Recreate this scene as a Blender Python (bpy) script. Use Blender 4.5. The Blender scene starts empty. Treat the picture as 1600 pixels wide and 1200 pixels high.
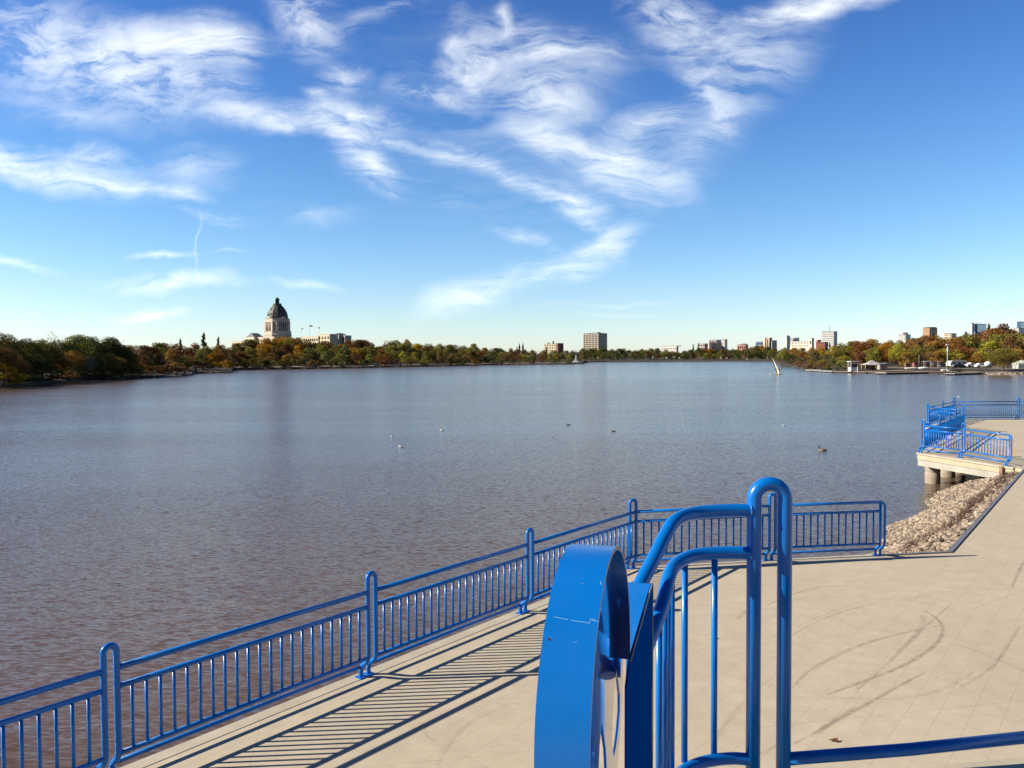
import bpy, bmesh, math, random
import numpy as np
from mathutils import Vector, Matrix
R = math.radians
C = bpy.context.scene.collection
scene = bpy.context.scene

# ------------------------------------------------------------------ camera
CAMZ = 4.1
F = 1250.0                       # focal length in photo pixels (photo 1600 x 1200)
PITCH = math.atan(43.0 / F)      # looking slightly down
ROLL = R(0.3)
WATER = -1.4
cd = bpy.data.cameras.new('camera'); cam = bpy.data.objects.new('camera', cd); C.objects.link(cam)
cd.sensor_width = 36.0; cd.lens = 36.0 * F / 1600.0
cd.clip_start = 0.05; cd.clip_end = 20000
CAMROT = Matrix.Rotation(R(90) - PITCH, 3, 'X') @ Matrix.Rotation(-ROLL, 3, 'Z')
cam.matrix_world = Matrix.Translation((0, 0, CAMZ)) @ CAMROT.to_4x4()
scene.camera = cam

def ray(px, py):
    return (CAMROT @ Vector(((px - 800) / F, (600 - py) / F, -1.0)))
def at(px, py, z=0.0):           # the point of the horizontal plane z under a photo pixel
    d = ray(px, py); t = (z - CAMZ) / d.z
    return Vector((d.x * t, d.y * t, z))
def atY(px, py, Y):              # the point at depth Y under a photo pixel
    d = ray(px, py); t = Y / d.y
    return Vector((d.x * t, Y, CAMZ + d.z * t))

# ------------------------------------------------------------------ world and sun
SUN_EL = 29.5; SUN_AZ = 266.0    # clockwise from +Y
w = bpy.data.worlds.new('World'); scene.world = w; w.use_nodes = True
nt = w.node_tree; nt.nodes.clear()
class NG:
    """small helper for node graphs"""
    def __init__(s, nt): s.nt = nt
    def n(s, t, **k):
        x = s.nt.nodes.new(t)
        for a, v in k.items(): setattr(x, a, v)
        return x
    def l(s, a, b): s.nt.links.new(a, b)
    def math(s, op, a, b=None, c=None, clamp=False):
        x = s.n('ShaderNodeMath', operation=op, use_clamp=clamp)
        for i, v in enumerate((a, b, c)):
            if v is None: continue
            if isinstance(v, (int, float)): x.inputs[i].default_value = v
            else: s.l(v, x.inputs[i])
        return x.outputs[0]
    def mix(s, f, a, b, blend='MIX'):
        x = s.n('ShaderNodeMix', data_type='RGBA', blend_type=blend)
        for i, v in ((0, f), (6, a), (7, b)):
            if isinstance(v, (int, float)): x.inputs[i].default_value = v
            elif isinstance(v, tuple): x.inputs[i].default_value = v + (1,) if len(v) == 3 else v
            else: s.l(v, x.inputs[i])
        return x.outputs[2]
    def ramp(s, f, pts):
        x = s.n('ShaderNodeValToRGB'); e = x.color_ramp.elements
        while len(e) < len(pts): e.new(0.5)
        for q, (p, c) in zip(e, pts):
            q.position = p; q.color = (c, c, c, 1) if isinstance(c, (int, float)) else tuple(c) + (1,)
        s.l(f, x.inputs[0]); return x.outputs[0]
    def noise(s, vec, scale, detail=3, rough=.5, dist=0, out=0):
        x = s.n('ShaderNodeTexNoise'); x.inputs['Scale'].default_value = scale
        x.inputs['Detail'].default_value = detail; x.inputs['Roughness'].default_value = rough
        x.inputs['Distortion'].default_value = dist
        if vec is not None: s.l(vec, x.inputs['Vector'])
        return x.outputs[out]
    def map(s, vec, loc=(0, 0, 0), rot=(0, 0, 0), sc=(1, 1, 1), kind='POINT'):
        x = s.n('ShaderNodeMapping', vector_type=kind)
        x.inputs['Location'].default_value = loc; x.inputs['Rotation'].default_value = rot
        x.inputs['Scale'].default_value = sc
        s.l(vec, x.inputs['Vector']); return x.outputs[0]

g = NG(nt)
sky = g.n('ShaderNodeTexSky', sky_type='NISHITA')
sky.sun_disc = False; sky.sun_elevation = R(SUN_EL); sky.sun_rotation = R(SUN_AZ)
sky.altitude = 500; sky.air_density = 1.0; sky.dust_density = 0.4; sky.ozone_density = 2.5
tc = g.n('ShaderNodeTexCoord').outputs['Generated']
sep = g.n('ShaderNodeSeparateXYZ'); g.l(tc, sep.inputs[0])
dx, dy, dz = sep.outputs
ysafe = g.math('MAXIMUM', dy, 0.08)
# clouds live on directions of the sky: (east/north, up/north)
comb = g.n('ShaderNodeCombineXYZ')
g.l(g.math('DIVIDE', dx, ysafe), comb.inputs[0]); g.l(g.math('DIVIDE', dz, ysafe), comb.inputs[1])
uv = comb.outputs[0]
def warp(vec, scale, amt, detail=2):
    c = g.noise(vec, scale, detail, .55, out=1)
    v = g.n('ShaderNodeVectorMath', operation='SUBTRACT'); g.l(c, v.inputs[0]); v.inputs[1].default_value = (.5, .5, .5)
    m = g.n('ShaderNodeVectorMath', operation='MULTIPLY_ADD'); g.l(v.outputs[0], m.inputs[0])
    m.inputs[1].default_value = (amt, amt, 0); g.l(vec, m.inputs[2]); return m.outputs[0]
wuv = warp(uv, 5.5, 0.085, 6)
suv = warp(uv, 2.5, 0.10, 3)
suv = warp(suv, 16, 0.03, 3)
CL = [ # centre px, semi axes px, tilt (down to the right), weight, kind
 (285,58,120,38,8,1.2,'S'),(180,85,150,55,12,.62,'P'),(50,60,110,80,10,.50,'P'),(215,125,130,60,15,.58,'P'),(345,75,60,26,12,.7,'S'),
 (120,175,120,22,22,.35,'S'),(330,128,80,24,10,.85,'S'),(430,185,150,26,7,1.05,'S'),(540,185,70,22,5,.8,'P'),(470,205,120,14,6,.7,'S'),
 (535,228,50,30,40,.9,'S'),(575,268,75,28,35,.95,'S'),(600,225,90,16,8,.5,'S'),(600,290,50,18,10,.6,'S'),
 (85,262,135,30,19,1.4,'S'),(20,245,80,28,10,.9,'S'),(180,300,60,14,8,.9,'S'),(150,250,60,20,20,.5,'P'),
 (275,312,60,9,2,.8,'S'),(345,342,70,8,8,.75,'S'),(300,275,80,34,-12,.4,'S'),
 (270,434,125,15,3,1.0,'S'),(250,484,70,11,0,.7,'S'),(245,393,60,5,3,.75,'S'),(35,410,55,9,5,.75,'S'),(355,390,30,4,2,.4,'S'),
 (480,440,60,8,4,.5,'S'),(490,335,80,16,8,.2,'S'),
 (480,25,60,48,40,.6,'P'),(535,120,28,32,60,.5,'P'),(600,12,90,16,-12,.5,'S'),(490,150,20,10,20,.4,'P'),
 (742,108,55,40,-25,.95,'P'),(700,70,18,42,20,.5,'P'),(785,40,14,30,10,.5,'P'),(670,145,60,16,12,.6,'P'),
 (850,75,140,36,6,.8,'S'),(850,150,80,42,14,.95,'S'),(830,110,150,75,0,.16,'S'),
 (890,228,140,24,24,1.0,'S'),(965,255,45,50,60,.9,'S'),(1000,190,75,26,-12,.75,'S'),(960,290,80,24,25,.6,'S'),
 (790,280,140,20,24,.75,'S'),(690,243,70,14,5,.7,'S'),(900,320,75,26,30,.65,'S'),(930,360,60,20,40,.5,'S'),(640,300,120,20,15,.3,'S'),
 (940,388,85,20,-28,1.0,'S'),(860,420,60,16,-25,.75,'S'),(820,372,60,10,18,.5,'S'),(745,452,90,25,-22,1.0,'S'),
 (1070,30,90,36,22,.75,'P'),(1120,75,120,44,8,.55,'S'),(1095,130,50,28,50,.55,'P'),(1125,180,40,30,60,.45,'P'),(1190,90,120,60,-45,.4,'S'),
 (1245,8,160,18,-4,1.4,'S'),(1030,290,70,28,35,.6,'S'),(1080,210,130,60,-50,.28,'S'),(760,200,260,150,20,.10,'S'),(950,470,120,5,-3,.16,'S'),(950,488,80,4,0,.14,'S')]
acc = {'P': None, 'S': None}
for (cx, cy, a, b, ang, wt, k) in CL:
    d = ray(cx, cy); u0, v0 = d.x / d.y, d.z / d.y
    if k == 'P': a, b = a * 1.15, b * 1.15
    m = g.map(wuv, (u0, v0, 0), (0, 0, -R(ang)), (1.34 * a / F, 1.50 * b / F, 1), 'TEXTURE')
    q = g.n('ShaderNodeTexGradient', gradient_type='QUADRATIC_SPHERE'); g.l(m, q.inputs[0])
    acc[k] = g.math('MULTIPLY', q.outputs['Fac'], wt) if acc[k] is None else g.math('MULTIPLY_ADD', q.outputs['Fac'], wt, acc[k])
# fine structure: combed fibres, and dappled puffs
fib = g.noise(g.map(suv, rot=(0, 0, R(17)), sc=(6, 46, 1)), 1.0, 8, .68, .9)
fib2 = g.noise(g.map(suv, rot=(0, 0, R(32)), sc=(5, 13, 1)), 1.0, 7, .62, .5)
fibre = g.math('ADD', g.math('MULTIPLY', fib, .55), g.math('MULTIPLY', fib2, .6))
puf = g.noise(g.map(wuv, rot=(0, 0, R(15)), sc=(15, 34, 1)), 1.0, 6, .62, .4)
mS = g.math('POWER', g.math('MINIMUM', acc['S'], 1.15), .75)
dS = g.math('MULTIPLY', mS, g.math('MULTIPLY_ADD', fibre, 4.6, -2.20, clamp=True))
dS = g.math('MULTIPLY_ADD', g.math('MULTIPLY', mS, mS), .14, dS)
dP = g.math('MULTIPLY', g.math('POWER', g.math('MINIMUM', acc['P'], 1.1), .75), g.math('MULTIPLY_ADD', puf, 4.4, -1.75, clamp=True))
dP = g.math('MULTIPLY_ADD', acc['P'], .12, dP)
dens = g.math('ADD', dS, dP)
dens = g.math('SUBTRACT', 1.0, g.math('POWER', 2.718, g.math('MULTIPLY', dens, -1.12)))
# contrail, a crooked vertical thread
d0 = ray(309, 380)
cm = g.map(warp(uv, 26, .02, 2), (d0.x / d0.y, d0.z / d0.y, 0), (0, 0, R(-4)), (.0026, .052, 1), 'TEXTURE')
qc = g.n('ShaderNodeTexGradient', gradient_type='SPHERICAL'); g.l(cm, qc.inputs[0])
dens = g.math('MULTIPLY_ADD', qc.outputs['Fac'], .20, dens)
front = g.math('MULTIPLY', g.math('SUBTRACT', dy, .1), 8, clamp=True)
dens = g.math('MULTIPLY', g.math('MINIMUM', dens, .88), front)
# behind the viewer: a thin scatter of the same cloud
bk = g.noise(g.map(tc, sc=(2, 2, 5)), 1.5, 6, .6, .6)
bk = g.math('MULTIPLY', g.math('MULTIPLY_ADD', bk, 3, -1.6, clamp=True), g.math('SUBTRACT', 1, front, clamp=True))
dens = g.math('ADD', dens, g.math('MULTIPLY', bk, .12), clamp=True)
# deepen the blue overhead, keep it pale and slightly green at the horizon
grade = g.ramp(dz, [(0.0, (1.08, 1.16, 1.40)), (.05, (.98, 1.10, 1.24)), (.12, (.80, 1.02, 1.22)), (.20, (.64, .93, 1.19)), (.30, (.48, .79, 1.17)), (.45, (.30, .58, 1.06)), (.62, (.13, .25, .55)), (1, (.08, .15, .34))])
base = g.mix(1.0, sky.outputs[0], grade, 'MULTIPLY')
# unseen sky behind the viewer, darkened on purpose to cut its fill light
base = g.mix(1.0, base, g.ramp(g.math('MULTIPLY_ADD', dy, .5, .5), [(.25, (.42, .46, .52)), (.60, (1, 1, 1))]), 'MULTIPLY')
SKYK = 0.085
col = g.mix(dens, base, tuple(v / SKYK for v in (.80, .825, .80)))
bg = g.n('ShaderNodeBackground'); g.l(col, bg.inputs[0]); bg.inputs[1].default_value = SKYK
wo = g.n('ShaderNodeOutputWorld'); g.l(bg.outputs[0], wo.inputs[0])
w.cycles.sampling_method = 'MANUAL'; w.cycles.sample_map_resolution = 512

sd = bpy.data.lights.new('sun', 'SUN'); sun = bpy.data.objects.new('sun', sd); C.objects.link(sun)
sd.energy = 5.0; sd.angle = R(.5); sd.color = (1, .90, .74)
az = R(SUN_AZ); ce = math.cos(R(SUN_EL))
TOSUN = Vector((math.sin(az) * ce, math.cos(az) * ce, math.sin(R(SUN_EL))))
sun.rotation_euler = TOSUN.to_track_quat('Z', 'Y').to_euler(); sun.location = (-20, 0, 40)
scene.view_settings.view_transform = 'Standard'; scene.view_settings.look = 'None'
scene.view_settings.exposure = 0.75; scene.view_settings.gamma = 1
scene.cycles.max_bounces = 6; scene.cycles.diffuse_bounces = 2; scene.cycles.glossy_bounces = 3
scene.cycles.transparent_max_bounces = 6; scene.cycles.caustics_reflective = False; scene.cycles.caustics_refractive = False

# ------------------------------------------------------------------ helpers
def prin(name, col, rough=.6, **k):
    m = bpy.data.materials.new(name); m.use_nodes = True
    b = m.node_tree.nodes['Principled BSDF']
    b.inputs['Base Color'].default_value = tuple(col) + (1,); b.inputs['Roughness'].default_value = rough
    for a, v in k.items(): b.inputs[a.replace('_', ' ')].default_value = v
    return m
def varied(name, col, rough=.7, amt=.25, scale=3.0, bump=0.0, bscale=40, space='Object', **k):
    """a paint or stone with soft blotches of lighter and darker colour"""
    m = prin(name, col, rough, **k); h = NG(m.node_tree); b = m.node_tree.nodes['Principled BSDF']
    t = h.n('ShaderNodeTexCoord').outputs[space]
    n = h.noise(t, scale, 5, .6)
    lo = tuple(c * (1 - amt) for c in col); hi = tuple(min(1, c * (1 + amt)) for c in col)
    h.l(h.mix(h.ramp(n, [(.3, 0.), (.7, 1.)]), lo, hi), b.inputs['Base Color'])
    if bump:
        bp = h.n('ShaderNodeBump'); bp.inputs['Strength'].default_value = bump; bp.inputs['Distance'].default_value = .01
        h.l(h.noise(t, bscale, 4), bp.inputs['Height']); h.l(bp.outputs[0], b.inputs['Normal'])
    return m

class MB:
    """collects shapes and links them as ONE mesh object"""
    def __init__(s): s.bm = bmesh.new(); s.mi = 0
    def box(s, c, size, rot=0, bevel=0, mi=0, tilt=None):
        r = bmesh.ops.create_cube(s.bm, size=1); vs = r['verts']
        M = Matrix.Translation(c) @ Matrix.Rotation(rot, 4, 'Z')
        if tilt is not None: M = M @ tilt
        M = M @ Matrix.Diagonal((size[0], size[1], size[2], 1))
        bmesh.ops.transform(s.bm, matrix=M, verts=vs)
        fs = {f for v in vs for f in v.link_faces}
        for f in fs: f.material_index = mi
        if bevel:
            es = {e for v in vs for e in v.link_edges}
            bmesh.ops.bevel(s.bm, geom=list(es), offset=bevel, segments=2, affect='EDGES', profile=.6)
        return s
    def tube(s, pts, r, n=10, cap=True, smooth=True, radii=None):
        pts = [Vector(p) for p in pts]; rings = []
        up = None
        for i, p in enumerate(pts):
            t = (pts[min(i + 1, len(pts) - 1)] - pts[max(i - 1, 0)]).normalized()
            if up is None:
                a = Vector((0, 0, 1)) if abs(t.z) < .9 else Vector((1, 0, 0))
                up = (a - t * a.dot(t)).normalized()
            else: up = (up - t * up.dot(t)).normalized()
            sd_ = t.cross(up); rr = radii[i] if radii else r
            rings.append([s.bm.verts.new(p + (up * math.cos(2 * math.pi * k / n) + sd_ * math.sin(2 * math.pi * k / n)) * rr) for k in range(n)])
        for a, b in zip(rings, rings[1:]):
            for k in range(n):
                f = s.bm.faces.new((a[k], a[(k + 1) % n], b[(k + 1) % n], b[k])); f.smooth = smooth
        if cap:
            s.bm.faces.new(rings[0]); s.bm.faces.new(rings[-1][::-1])
        return s
    def prism(s, poly, z0, z1, mi=0):
        a = [s.bm.verts.new((p[0], p[1], z0)) for p in poly]; b = [s.bm.verts.new((p[0], p[1], z1)) for p in poly]
        n = len(poly)
        fs = [s.bm.faces.new(b), s.bm.faces.new(a[::-1])] + [s.bm.faces.new((a[i], a[(i + 1) % n], b[(i + 1) % n], b[i])) for i in range(n)]
        for f in fs: f.material_index = mi
        return s
    def poly(s, pts, mi=0):
        f = s.bm.faces.new([s.bm.verts.new(p) for p in pts]); f.material_index = mi; return s
    def plate(s, pts, off):
        """a flat outline given thickness by the vector off"""
        off = Vector(off); a = [s.bm.verts.new(p) for p in pts]; b = [s.bm.verts.new(Vector(p) + off) for p in pts]
        n = len(pts); s.bm.faces.new(a[::-1]); s.bm.faces.new(b)
        for i in range(n): s.bm.faces.new((a[i], a[(i + 1) % n], b[(i + 1) % n], b[i]))
        return s
    def loft(s, rings, smooth=True, cap=True):
        rs = [[s.bm.verts.new(p) for p in r] for r in rings]; n = len(rs[0])
        for a, b in zip(rs, rs[1:]):
            for k in range(n):
                f = s.bm.faces.new((a[k], a[(k + 1) % n], b[(k + 1) % n], b[k])); f.smooth = smooth
        if cap: s.bm.faces.new(rs[0][::-1]); s.bm.faces.new(rs[-1])
        return s
    def build(s, name, mat, parent=None, autos=False):
        bmesh.ops.recalc_face_normals(s.bm, faces=s.bm.faces)
        me = bpy.data.meshes.new(name); s.bm.to_mesh(me); s.bm.free()
        for m in (mat if isinstance(mat, (list, tuple)) else [mat]): me.materials.append(m)
        o = bpy.data.objects.new(name, me); C.objects.link(o)
        if parent is not None:
            o.parent = parent; o.location = -parent.location if parent.get('worldbuilt') else (0, 0, 0)
            if parent.get('worldbuilt') and parent.rotation_euler.z:
                o.matrix_parent_inverse = Matrix.Identity(4)
        return o
def tag(o, label=None, cat=None, group=None, kind=None):
    if label: o['label'] = label
    if cat: o['category'] = cat
    if group: o['group'] = group
    if kind: o['kind'] = kind
    return o
def empty(name, loc, rz=0, label=None, cat=None, group=None):
    o = bpy.data.objects.new(name, None); C.objects.link(o); o.location = loc; o.rotation_euler = (0, 0, rz)
    o.empty_display_size = .2
    return tag(o, label, cat, group)
def world_root(name, loc, label, cat, group=None):
    """an Empty whose children are modelled in world coordinates"""
    o = empty(name, loc, 0, label, cat, group); o['worldbuilt'] = 1; return o
def copy_tree(o, parent=None):
    c = o.copy(); C.objects.link(c)
    if parent is not None: c.parent = parent
    for ch in list(o.children): copy_tree(ch, c)
    return c
def arc(c, ax, ay, r, a0, a1, n):
    return [Vector(c) + (Vector(ax) * math.cos(a0 + (a1 - a0) * i / n) + Vector(ay) * math.sin(a0 + (a1 - a0) * i / n)) * r for i in range(n + 1)]
def smoothpath(pts, sub=6):
    P = [Vector(p) for p in pts]; P = [P[0] * 2 - P[1]] + P + [P[-1] * 2 - P[-2]]; out = []
    for i in range(1, len(P) - 2):
        for k in range(sub):
            t = k / sub; a, b, c, d = P[i - 1:i + 3]
            out.append(.5 * ((2 * b) + (-a + c) * t + (2 * a - 5 * b + 4 * c - d) * t * t + (-a + 3 * b - 3 * c + d) * t ** 3))
    out.append(P[-2]); return out

# ------------------------------------------------------------------ materials
def blue_paint():
    m = prin('blue_enamel', (.002, .135, .50), .30, Specular_IOR_Level=.38, Coat_Weight=.08, Coat_Roughness=.10)
    h = NG(m.node_tree); b = m.node_tree.nodes['Principled BSDF']
    t = h.n('ShaderNodeTexCoord').outputs['Object']
    n = h.noise(t, 2.2, 5, .6)
    c = h.mix(h.ramp(n, [(.3, 0.), (.75, 1.)]), (.001, .128, .46), (.003, .158, .56))
    sp = h.noise(t, 55, 3, .6)
    chip = h.ramp(sp, [(.765, 0.), (.78, 1.)])
    c = h.mix(chip, c, (.30, .36, .42))
    h.l(c, b.inputs['Base Color'])
    h.l(h.ramp(h.noise(t, 9, 4), [(.3, .24), (.8, .42)]), b.inputs['Roughness'])
    bp = h.n('ShaderNodeBump'); bp.inputs['Strength'].default_value = .12; bp.inputs['Distance'].default_value = .004
    h.l(h.noise(t, 30, 3), bp.inputs['Height']); h.l(bp.outputs[0], b.inputs['Normal'])
    return m
BLUE = blue_paint()
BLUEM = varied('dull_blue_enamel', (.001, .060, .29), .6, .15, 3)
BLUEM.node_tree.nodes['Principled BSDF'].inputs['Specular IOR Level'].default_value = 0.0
BLUEG = prin('glossy_blue_enamel', (.001, .06, .30), .12, Coat_Weight=1.0, Coat_Roughness=.04)
STEEL = varied('worn_steel_edge', (.33, .31, .27), .45, .3, 20, Metallic=.4)
CONC = varied('concrete', (.36, .34, .29), .85, .18, 1.2, .3, 30)
TIMBER = varied('pale_timber', (.40, .365, .25), .8, .15, 1.5, .3, 20)
GREYEDGE = varied('grey_metal_curb', (.16, .16, .175), .55, .2, 2)
PIER = varied('concrete_pile', (.30, .25, .19), .8, .25, 2.5, .3, 20)

def deck_mat():
    m = prin('stamped_concrete_deck', (.5, .45, .36), .85); h = NG(m.node_tree); b = m.node_tree.nodes['Principled BSDF']
    t = h.n('ShaderNodeTexCoord').outputs['Object']
    v = h.map(t, rot=(0, 0, R(-51.5)))
    br = h.n('ShaderNodeTexBrick'); h.l(v, br.inputs['Vector'])
    br.inputs['Scale'].default_value = 1.0; br.inputs['Brick Width'].default_value = .60; br.inputs['Row Height'].default_value = .30
    br.inputs['Mortar Size'].default_value = .006; br.inputs['Mortar Smooth'].default_value = .3
    br.inputs['Color1'].default_value = (1, 1, 1, 1); br.inputs['Color2'].default_value = (.955, .955, .955, 1); br.inputs['Mortar'].default_value = (.875, .87, .855, 1)
    # control joints every few metres
    bj = h.n('ShaderNodeTexBrick'); h.l(h.map(t, (1.1, .4, 0), (0, 0, R(-11))), bj.inputs['Vector'])
    bj.inputs['Scale'].default_value = 1.0; bj.inputs['Brick Width'].default_value = 4.2; bj.inputs['Row Height'].default_value = 4.2; bj.offset = 0
    bj.inputs['Mortar Size'].default_value = .007; bj.inputs['Mortar Smooth'].default_value = .2
    bj.inputs['Color1'].default_value = (1, 1, 1, 1); bj.inputs['Color2'].default_value = (.97, .97, .97, 1); bj.inputs['Mortar'].default_value = (.84, .82, .79, 1)
    n1 = h.noise(t, .35, 5, .6); n2 = h.noise(t, 3.5, 6, .65); n3 = h.noise(h.map(t, rot=(0, 0, R(-8)), sc=(2, 40, 1)), 1.0, 3, .6); n4 = h.noise(t, 160, 3, .7)
    c = h.mix(h.ramp(n1, [(.3, 0.), (.7, 1.)]), (.50, .43, .315), (.555, .48, .355))
    c = h.mix(h.ramp(n2, [(.35, .0), (.62, .28)]), c, (.335, .28, .195))
    c = h.mix(h.ramp(n2, [(.62, .0), (.78, .35)]), c, (.56, .48, .345))
    c = h.mix(.5, c, h.ramp(n3, [(.3, .90), (.7, 1.06)]), 'MULTIPLY')
    c = h.mix(.8, c, h.ramp(n4, [(.3, .90), (.7, 1.08)]), 'MULTIPLY')
    spk = h.ramp(h.noise(t, 14, 2, .5), [(.735, 0.), (.75, .5)])
    c = h.mix(spk, c, (.24, .19, .14))
    c = h.mix(.8, c, br.outputs['Color'], 'MULTIPLY'); c = h.mix(1.0, c, bj.outputs['Color'], 'MULTIPLY')
    h.l(c, b.inputs['Base Color'])
    bp = h.n('ShaderNodeBump'); bp.inputs['Strength'].default_value = .35; bp.inputs['Distance'].default_value = .004
    h.l(h.math('SUBTRACT', h.math('MULTIPLY', n4, .5), br.outputs['Fac']), bp.inputs['Height']); h.l(bp.outputs[0], b.inputs['Normal'])
    return m
DECK = deck_mat()

def water_mat():
    m = prin('muddy_lake_water', (.09, .062, .036), .15, IOR=1.27)
    h = NG(m.node_tree); b = m.node_tree.nodes['Principled BSDF']
    t = h.n('ShaderNodeTexCoord').outputs['Object']
    big = h.noise(h.map(t, sc=(.012, .03, 1)), 1.0, 4, .6, .5)
    c = h.mix(h.ramp(big, [(.35, 0.), (.65, 1.)]), (.100, .066, .047), (.118, .079, .057))
    h.l(c, b.inputs['Base Color'])
    # wind lanes: rougher and calmer water
    lane = h.ramp(h.noise(h.map(t, rot=(0, 0, R(8)), sc=(.006, .028, 1)), 1.0, 4, .6, .8), [(.36, .42), (.62, 1.)])
    def wv(rot, sx, sy, det): return h.noise(h.map(t, rot=(0, 0, R(rot)), sc=(sx, sy, 1)), 1.0, det, .62, .3, out=1)
    tot = None
    for c_, amp in ((wv(-18, 4.2, 15, 4), 1.0), (wv(10, 1.5, 4.6, 4), .36), (wv(12, .16, .5, 3), .09), (wv(4, .03, .10, 3), .08)):
        v = h.n('ShaderNodeVectorMath', operation='SUBTRACT'); h.l(c_, v.inputs[0]); v.inputs[1].default_value = (.5, .5, .5)
        m2 = h.n('ShaderNodeVectorMath', operation='MULTIPLY'); h.l(v.outputs[0], m2.inputs[0]); m2.inputs[1].default_value = (amp * 1.05, amp * 1.40, 0)
        if tot is None: tot = m2.outputs[0]
        else:
            ad = h.n('ShaderNodeVectorMath', operation='ADD'); h.l(tot, ad.inputs[0]); h.l(m2.outputs[0], ad.inputs[1]); tot = ad.outputs[0]
    sc_ = h.n('ShaderNodeVectorMath', operation='SCALE'); h.l(tot, sc_.inputs[0]); h.l(lane, sc_.inputs['Scale'])
    ad = h.n('ShaderNodeVectorMath', operation='ADD'); h.l(sc_.outputs[0], ad.inputs[0]); ad.inputs[1].default_value = (0, 0, 1)
    nm = h.n('ShaderNodeVectorMath', operation='NORMALIZE'); h.l(ad.outputs[0], nm.inputs[0]); h.l(nm.outputs[0], b.inputs['Normal'])
    return m
WATERM = water_mat()

# ------------------------------------------------------------------ the deck, its curb and the lake
HF = .15      # how far the railing stands in from its feet
P = {}
P[1] = at(165, 1219); P[2] = at(570, 1056); P[3] = at(817, 957); P[4] = at(985, 888.5); P[5] = at(1201, 876); P[6] = at(1368, 868.5)
P[0] = P[1] * 2 - P[2]; P[-1] = P[0] * 2 - P[1]
INC = at(1482, 863); KK = at(1599, 734)
pA = at(1438, 707.5); pB = at(1500, 715); pC = at(1571, 728)
pN = at(1501.5, 674.8); pO = at(1446, 667.6); pQ = at(1488, 655.8); pR = at(1589, 655.5)
pS = pR + (pR - pQ) * 4
Bdir = (P[4] - P[1]).normalized()
start = P[1] - Bdir * 14
outward = Vector((-Bdir.y, Bdir.x, 0))
edge = [start, P[4], P[6], INC, KK, pC + (pC - pB) * .12, pA, pN, pO, pQ, pS]
LIP = .10
deckpoly = [start + outward * LIP, P[4] + outward * LIP + Vector((-.02, .05, 0)), P[6] + Vector((-.02, LIP, 0)), INC, KK, pC + (pC - pB) * .12,
            pA + Vector((-.02, .0, 0)), pN + Vector((-.08, .0, 0)), pO + Vector((-.10, 0, 0)), pQ + Vector((-.06, .10, 0)), pS + Vector((0, .10, 0)), Vector((90, 52, 0)), Vector((90, -30, 0)), Vector((-12, -30, 0))]
deck = MB().prism([(p.x, p.y) for p in deckpoly], -.42, 0).build('deck', DECK)
tag(deck, kind='structure')
# pale concrete coping along the water, 4 mm proud
def strip(path, w0, w1, z, th, name, mat, parent=None):
    b = MB(); L = []; Rr = []
    n = len(path)
    for i in range(n):
        t = (path[min(i + 1, n - 1)] - path[max(i - 1, 0)]); t.z = 0; t.normalize(); nn = Vector((-t.y, t.x, 0))
        if 0 < i < n - 1:
            t1 = (path[i] - path[i - 1]).normalized(); k = 1 / max(.5, abs(t1.dot(t)))
        else: k = 1
        L.append(path[i] + nn * w0 * k); Rr.append(path[i] + nn * w1 * k)
    for i in range(n - 1):
        q = [L[i], L[i + 1], Rr[i + 1], Rr[i]]
        vs0 = [b.bm.verts.new((p.x, p.y, z)) for p in q]; vs1 = [b.bm.verts.new((p.x, p.y, z + th)) for p in q]
        b.bm.faces.new(vs0); b.bm.faces.new(vs1)
        for k in range(4): b.bm.faces.new((vs0[k], vs0[(k + 1) % 4], vs1[(k + 1) % 4], vs1[k]))
    bmesh.ops.remove_doubles(b.bm, verts=b.bm.verts, dist=1e-4)
    return b.build(name, mat, parent)
COPE = varied('pale_coping', (.44, .39, .29), .8, .15, 2, .2, 30)
cop = strip([start, P[4], P[6]], .12, -.06, -.30, .306, 'coping', COPE); tag(cop, kind='structure')
# darker seamed border row of pavers beside the coping
curb = strip([P[6] + (INC - P[6]) * .06, INC, KK], .02, -.055, -.25, .275, 'kerb', GREYEDGE); tag(curb, kind='structure')

water = MB().poly([(-2600, -60, WATER), (2600, -60, WATER), (2600, 3000, WATER), (-2600, 3000, WATER)]).build('water', WATERM)
tag(water, kind='structure')

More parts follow.
